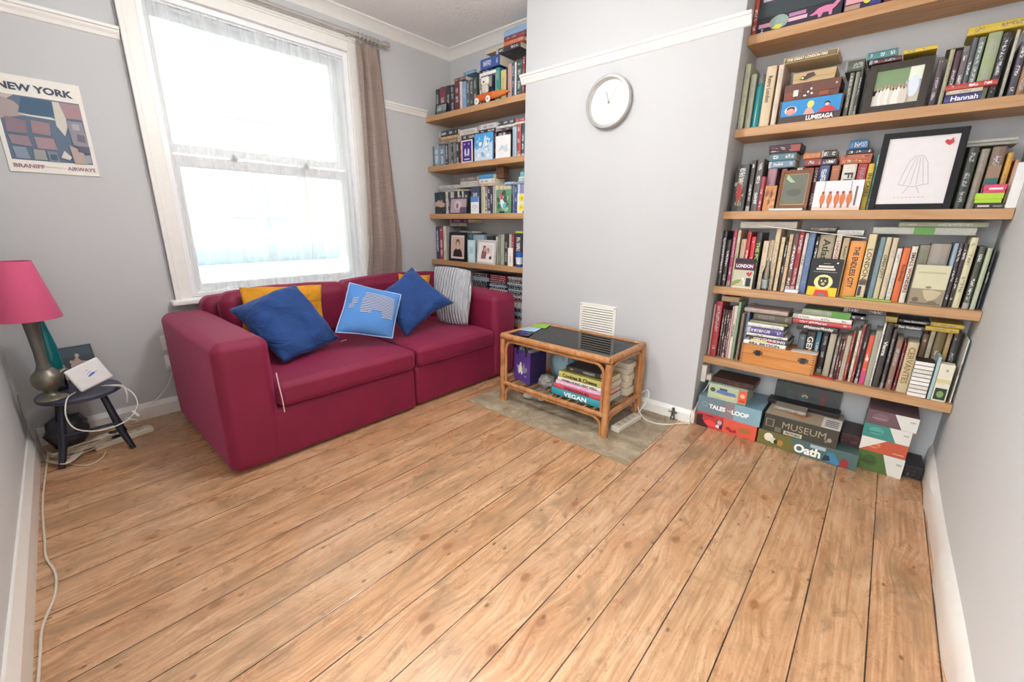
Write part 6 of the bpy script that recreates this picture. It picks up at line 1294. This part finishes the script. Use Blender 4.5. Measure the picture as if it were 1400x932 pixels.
# ------------------------------------------------------------------ corner with the stool and lamp
SX, SY, SZ = -2.80, .045, .31
t = thing('stool', 'small dark navy stool with round seat and splayed legs, carrying the lamp', 'stool', (SX, SY, 0)); NV = M('1d2230', .45, name='dark_navy_paint')
MB().lathe([(0, SZ-.028), (.13, SZ-.028), (.148, SZ-.020), (.150, SZ-.006), (.144, SZ), (0, SZ)], 48).build('seat', M('43475a', .3, name='worn_navy_seat'), t, smooth=True, ang=30)
for sx, sy in ((1, 1), (1, -1), (-1, 1), (-1, -1)):
    dx = .145 if sx > 0 else .13; dy = .125
    MB().tube([(sx*.075, sy*.07, SZ-.028), (sx*dx*.8, sy*dy*.8, .10), (sx*dx, sy*dy, 0)], [.0135, .016, .0115], 12).build('leg', NV, t, smooth=True)
MB().tube([(.115, -.09, .14), (.115, .09, .14)], .007, 8).build('stretcher', NV, t, smooth=True)
lx, ly = -2.735, -.043
t = thing('table_lamp', 'pewter-based table lamp with pink conical shade, on the stool', 'lamp', (lx, ly, SZ))
PEW_T = NT('worn_pewter'); v = PEW_T.coord('Object'); PEW_T.col(PEW_T.mix(PEW_T.noise(v, 30, 4), '5f5c55', 'a09a88')); PEW_T.set(Metallic=.7, Roughness=.38); PEW_T.bump(PEW_T.noise(v, 70, 3), .2, .003); PEW = PEW_T.m
MB().lathe([(0, 0), (.050, 0), (.053, .006), (.048, .012), (.024, .020), (.018, .030), (.022, .042), (.040, .058), (.051, .080), (.053, .100), (.046, .122), (.032, .138), (.026, .148)], 40).build('lamp_base', PEW, t, smooth=True, ang=60)
MB().lathe([(.026, .148), (.020, .17), (.019, .22), (.022, .30), (.026, .37), (.027, .385), (.0, .387)], 32).build('lamp_neck', M('67665f', .5, .3, bump=.2, bscale=60), t, smooth=True, ang=60)
MB().lathe([(.050, .105), (.068, .108), (.072, .115), (.066, .121), (.046, .124)], 24, mat=Matrix.Scale(1, 4)).build('body_band', PEW, t, smooth=True) if False else None
m = MB(); m.tube([(0, .044, .115), (0, .062, .128), (0, .070, .122)], [.014, .010, .004], 12); m.build('spout', PEW, t, smooth=True)
SHADE = fabric('pink_shade_cloth', 'de6088', .9, .3, 600, tint='ffd0dc')
MB().lathe([(.103, .372), (.104, .374), (.056, .618), (.054, .618), (.101, .374)], 64, cap=False).build('lamp_shade', SHADE, t, smooth=True, ang=50)
m = MB(); m.tube([(0, 0, .385), (0, 0, .60)], .003, 6)
for k in range(3): m.tube([(0, 0, .60), (.055*math.cos(k*2.09), .055*math.sin(k*2.09), .610)], .0016, 5)
m.build('shade_carrier', M('8d8a80', .4, .8), t)
MB().lathe([(.012, .385), (.013, .41), (.012, .43), (.022, .45), (.028, .475), (.022, .50), (0, .508)], 20).build('bulb', M('f1efe8', .3), t, smooth=True)
t = thing('vase', 'slim teal glass vase with clear foot, behind the lamp', 'vase', (-2.872, -.015, SZ))
MB().lathe([(.004, .095), (.030, .10), (.035, .13), (.032, .20), (.022, .27), (.013, .33), (.014, .345), (.011, .345), (.010, .33), (.018, .27), (.029, .20), (.031, .13), (.004, .104)], 32, cap=False).build('teal_glass', M('0f6f72', .12, name='teal_glass'), t, smooth=True)
MB().lathe([(0, 0), (.030, 0), (.031, .01), (.029, .09), (.026, .098), (0, .098)], 32).build('clear_foot', CLEAR, t, smooth=True)
t = thing('picture_print', 'small dark print with pale shapes leaning on the wall behind the router', 'picture', (-2.955, .062, SZ+.001), rot=(0, -.33, .12))
MB().box((-.003, -.078, 0), (.003, .078, .178)).build('print_board', M('20282f', .6), t)
A = Art((.0032, -.078, 0), (0, 1, 0), (0, 0, 1), .156, .178); A.rect(0, 0, 1, 1, '26323b').rect(.05, .7, .95, .95, '2f4450').poly([(.1,.1),(.14,.5),(.2,.62),(.26,.5),(.3,.2),(.28,.08)], 'a8948a').poly([(.35,.1),(.4,.48),(.5,.6),(.58,.7),(.66,.56),(.9,.5),(.95,.1)], 'b29c90').ell(.6, .72, .05, .06, 'c2ab9e').ell(.2, .64, .05, .05, 'bca699').ell(.44, .56, .05, .05, 'b5a094').build('front_print', t)
# router: a rounded white slab leaning back
t = thing('router', 'white broadband router tilted on the stool with small coloured emblem', 'router', (-2.735, .080, SZ+.0015), rot=(0, 0, 0))
rt = bpy.data.objects.new('router_case', None)
m = MB(); m.round_box((-.009, -.064, -.057), (.009, .064, .057), .0085, None, 6); oc = m.build('casing', M('f3f3f4', .3), t, smooth=True); 
A = Art((.0092, -.064, -.057), (0, 1, 0), (0, 0, 1), .128, .114); A.poly([(.44,.42),(.46,.48),(.62,.54),(.68,.50),(.62,.46)], '4a63c8').line([(.46,.56),(.6,.62)], .002, '7cb08a').ell(.52, .70, .025, .022, 'c98ab5').line([(.62,.50),(.74,.52)], .002, '5b62c8'); ae = A.build('emblem', t)
t.rotation_euler = (.34, -.15, .1); t.location = (-2.70, .088, .401)
tag(MB().round_box((-2.662, .095, SZ-.0165), (-2.6505, .110, SZ-.009), .003, None, 3).build('indicator_tag', M('5a5fd0', .3), smooth=True), 'tiny blue-violet tag on the rim of the stool seat', 'tag') if False else None

def spline(pts, n=8):
    P = [Vector(p) for p in pts]; P = [P[0]*2-P[1]] + P + [P[-1]*2-P[-2]]; out = []
    for i in range(1, len(P)-2):
        for k in range(n):
            t_ = k/n; a, b, c, d = P[i-1:i+3]; out.append(.5*((2*b) + (c-a)*t_ + (2*a-5*b+4*c-d)*t_*t_ + (3*b-a-3*c+d)*t_**3))
    out.append(P[-2]); return out
WC = M('e6e2dc', .45, name='white_cable'); WC2 = M('d6cdbb', .5, name='aged_cable')
def cable(name, label, pts, r=.0026, mat=None, cat='cable', group=None): return tag(MB().tube(spline(pts), r, 7).build(name, mat or WC, smooth=True), label, cat, group)
cable('router_cable', 'white cable looping down from the router round the front stool leg', [(-2.73, .03, .322), (-2.66, -.002, .318), (-2.625, -.02, .25), (-2.61, .0, .185), (-2.60, .07, .155), (-2.605, .16, .165), (-2.62, .215, .215), (-2.65, .22, .27), (-2.69, .19, .312), (-2.72, .13, .33)], .0028)
cable('router_cable', 'short white cable dropping over the back rim of the stool', [(-2.735, .12, .325), (-2.69, .185, .322), (-2.655, .195, .29), (-2.66, .19, .24)], .0028)
cable('mains_cable', 'white cord from the lower wall socket to the floor behind the stool', [(-2.988, .44, .30), (-2.985, .425, .24), (-2.985, .385, .165), (-2.97, .31, .10), (-2.92, .235, .085), (-2.80, .20, .115), (-2.70, .175, .145), (-2.625, .205, .150)], .0026)
t = thing('cable_joiner', 'small white inline connector on the router cable loop', 'connector', (-2.617, .205, .188)); MB().round_box((-.007, -.007, -.02), (.007, .007, .02), .005, None, 3).build('connector_shell', M('efefef', .4), t, smooth=True); t.rotation_euler = (.5, 0, .2)
rc = random.Random(11)
for i in range(6):
    y_ = -.08 + i*.005; pts = [(-2.90 + .03*i, -.115 + .004*i, .008+.004*i), (-2.80, -.10+.012*i, .010+.005*i), (-2.73 + .01*i, -.02 + .02*i, .012+.016*i + rc.uniform(0, .01)), (-2.76+.012*i, .09 + rc.uniform(-.02, .02), .03+.012*i), (-2.83+.02*i, .12+.01*i, .055), (-2.86, .06, .012+.004*i), (-2.78+.02*i, -.02, .012+.003*i), (-2.70+.012*i, -.07, .006+.004*i), (-2.76, -.122, .007+.003*i)]
    cable('tangled_cable', f'{["bottom","second","third","fourth","fifth","uppermost"][i]} loop of the pale cable tangle under the stool', pts, .0028, WC2, 'cable', 'tangled cables under the stool')
cable('tangled_cable', 'pale cable curling out across the boards in front of the stool', [(-2.74, -.055, .0045), (-2.66, -.045, .004), (-2.60, .0, .004), (-2.63, .05, .004), (-2.70, .075, .006)], .0028, WC2)
cable('mains_cable', 'long pale cord running along the skirting of the near side wall', [(x, lw(x)+.038+.006*math.sin(x*6)+(.02 if x > -1.9 and x < -1.6 else 0), .004) for x in [-2.9+.12*k for k in range(18)]], .0035, WC2)
cable('mains_cable', 'thin grey cord hanging down the corner beside the lamp', [(-2.80, -.145, .34), (-2.83, -.150, .26), (-2.84, -.148, .15), (-2.83, -.136, .06), (-2.80, -.12, .012)], .0022, M('8f9494', .5))
def power_strip(label, c, yaw, L_, plugs, mat='e6e0cf'):
    t = thing('power_strip', label, 'power strip', c, rot=(0, 0, yaw)); MB().round_box((-L_/2, -.026, 0), (L_/2, .026, .03), .006, None, 4).build('strip_body', M(mat, .4), t, smooth=True)
    for k in range(4):
        x = -L_/2+.045+k*(L_-.08)/3.4; m = MB(); m.box((x-.014, -.014, .0300), (x+.014, .014, .0308)); m.build('outlet', M('cfc8b5', .5), t); m = MB(); m.box((x-.002, .004, .0309), (x+.002, .009, .0312)); m.box((x-.009, -.007, .0309), (x-.004, -.004, .0312)); m.box((x+.004, -.007, .0309), (x+.009, -.004, .0312)); m.build('slot', M('3a3835', .6), t)
        if k in plugs: MB().round_box((x-.02, -.02, .031), (x+.02, .02, .062), .006, None, 3).build('plug', M(plugs[k], .4), t, smooth=True)
    return t
power_strip('cream power strip on the floor behind the front stool leg', (-2.795, .155, 0), 1.80, .24, {0: 'f1efea', 1: '1d1d20'})
power_strip('white power strip on the hearth stone beside the cane table', (-.940, 2.075, .0035), 1.50, .25, {}, 'dcd6ca')
cable('mains_cable', 'white cord curling from the hearth power strip to the chimney skirting', [(-.935, 2.20, .018), (-.93, 2.24, .05), (-.905, 2.27, .12), (-.925, 2.29, .155), (-.96, 2.285, .12), (-.955, 2.25, .05), (-.90, 2.215, .010), (-.83, 2.20, .006), (-.76, 2.24, .006), (-.70, 2.315, .006), (-.672, 2.335, .006)], .0036)
t = thing('toy_figure', 'small grey-green toy figure propped on the skirting below the chimney breast', 'toy', (-.772, 2.325, 0))
TG = M('4c5348', .6); m = MB(); m.round_box((-.010, -.008, .028), (.010, .008, .058), .006, None, 3); m.build('torso', TG, t, smooth=True); m = MB(); m.round_box((-.008, -.008, .059), (.008, .008, .078), .007, None, 3); m.build('head', TG, t, smooth=True)
for s in (-1, 1):
    MB().tube([(s*.006, 0, .03), (s*.009, -.003, .014), (s*.008, -.006, 0)], .004, 8).build('leg', TG, t, smooth=True); MB().tube([(s*.010, 0, .054), (s*.020, -.004, .046), (s*.024, -.008, .056)], .003, 8).build('arm', TG, t, smooth=True)
crumple('carrier_bag', 'slumped dark grey bag in the corner under the lamp stool', 'bag', (-2.915, -.03, .085), (.06, .075, .085), M('4a4f55', .4, name='dark_film'), 12)

# ------------------------------------------------------------------ pieces of parts go one level down
SUBS = {'front_print': ('lid', 'board', 'poster_board', 'print_board'), 'title': ('lid', 'board', 'poster_board'), 'front_top_print': ('lid',), 'title_panel': ('lid',), 'white_spots': ('lid',), 'pale_panel': ('lid',), 'rule_line': ('poster_board',),
        'picture': ('backing_board',), 'strut': ('backing_board',), 'piping': ('cushion_cover',), 'care_label': ('cushion_cover',), 'white_stripes': ('cushion_cover',), 'black_stripes': ('cushion_cover',),
        'hour_hand': ('clock_face',), 'minute_hand': ('clock_face',), 'spindle': ('clock_face',), 'louvre': ('vent_frame',), 'screw': ('vent_frame',), 'handle': ('bag_body',), 'white_motif': ('bag_body',), 'shade_carrier': ('lamp_shade',), 'spout': ('lamp_base',),
        'slot': ('outlet',), 'hub_cap': ('wheel',), 'ear': ('animal_head',), 'nose': ('animal_head',), 'catch': ('box_body',), 'dovetail': ('box_body',), 'window_pane': ('upper_sash', 'lower_sash'), 'switch': ('socket_plate',), 'emblem': ('casing',), 'white_band': ('cup_body',), 'seam_tape': ('arm',)}
base_ = lambda o: o.name.rsplit('.', 1)[0] if o.name[-3:].isdigit() else o.name
for top in [o for o in SC.objects if o.parent is None]:
    kids = list(top.children)
    for ch in kids:
        for want in SUBS.get(base_(ch), ()):
            c_ = [k for k in kids if base_(k) == want]
            if not c_: continue
            if len(c_) > 1:          # the piece lies on the nearest one of its kind
                g = lambda o: sum((o.matrix_basis @ v.co for v in o.data.vertices), Vector())/max(1, len(o.data.vertices)); gc = g(ch); c_.sort(key=lambda o: (g(o)-gc).length)
            mb_ = c_[0].matrix_basis.inverted() @ ch.matrix_basis; ch.parent = c_[0]; ch.matrix_parent_inverse = Matrix.Identity(4); ch.matrix_basis = mb_
            break

# ------------------------------------------------------------------ camera, light
f = 573.922; Rm = ((.75115238, .66004208, .01070289), (.18501717, -.19493755, -.96320714), (-.63367085, .72549556, -.26854692))
cam = bpy.data.cameras.new('camera'); cam.sensor_width = 36; cam.lens = f/1400*36; cam.clip_start = .01; cam.clip_end = 100
co = bpy.data.objects.new('camera', cam); COL.objects.link(co); SC.camera = co
X = Vector(Rm[0]); Y = -Vector(Rm[1]); Z = -Vector(Rm[2]); mt = Matrix((X, Y, Z)).transposed().to_4x4(); mt.translation = Vector((0, 0, 1.1)); co.matrix_world = mt

w = bpy.data.worlds.new('sky'); SC.world = w; w.use_nodes = True; nt = w.node_tree; bg = nt.nodes['Background']
g_ = nt.nodes.new('ShaderNodeTexCoord'); s_ = nt.nodes.new('ShaderNodeSeparateXYZ'); r_ = nt.nodes.new('ShaderNodeValToRGB')   # overcast sky, brighter overhead
nt.links.new(g_.outputs['Generated'], s_.inputs[0]); nt.links.new(s_.outputs[2], r_.inputs[0]); nt.links.new(r_.outputs[0], bg.inputs[0])
r_.color_ramp.elements[0].color = (.36, .38, .40, 1); r_.color_ramp.elements[1].color = (.93, .97, 1, 1); r_.color_ramp.elements[1].position = .7
bg.inputs[1].default_value = SKY
sun = bpy.data.lights.new('sun', 'SUN'); sun.energy = SUNE; sun.angle = .02; so = bpy.data.objects.new('sun', sun); COL.objects.link(so)
so.rotation_euler = Vector((-.75, -.3, -.8)).to_track_quat('-Z', 'Y').to_euler()
pt = bpy.data.lights.new('ceiling_bulb', 'POINT'); pt.energy = BULB; pt.color = (.98, .99, 1); pt.shadow_soft_size = .12; po = bpy.data.objects.new('ceiling_bulb', pt); COL.objects.link(po); po.location = (-1.45, 1.05, 2.02)
hl = bpy.data.lights.new('hall_light', 'AREA'); hl.shape = 'RECTANGLE'; hl.size = .9; hl.size_y = 1.6; hl.energy = HALL; hl.color = (.97, .99, 1); ho = bpy.data.objects.new('hall_light', hl); COL.objects.link(ho); ho.location = (-.2, -1.3, 1.5); ho.rotation_euler = (PI/2, 0, 0)  # added fill panel behind the camera, no known lamp there
pw_ = bpy.data.lights.new('window_portal', 'AREA'); pw_.shape = 'RECTANGLE'; pw_.size = 1.1; pw_.size_y = 1.55; pw_.cycles.is_portal = True; ppo = bpy.data.objects.new('window_portal', pw_); COL.objects.link(ppo); ppo.location = (XW-.2, 1.16, 1.44); ppo.rotation_euler = (PI/2, 0, -PI/2)
VS = SC.view_settings; VS.view_transform = 'Standard'; VS.look = 'None'; VS.gamma = 1; VS.use_curve_mapping = False; VS.exposure = EXPO
SC.cycles.max_bounces = 10; SC.cycles.diffuse_bounces = 6; SC.cycles.transparent_max_bounces = 24; SC.cycles.caustics_reflective = False; SC.cycles.caustics_refractive = False; SC.cycles.sample_clamp_indirect = 6
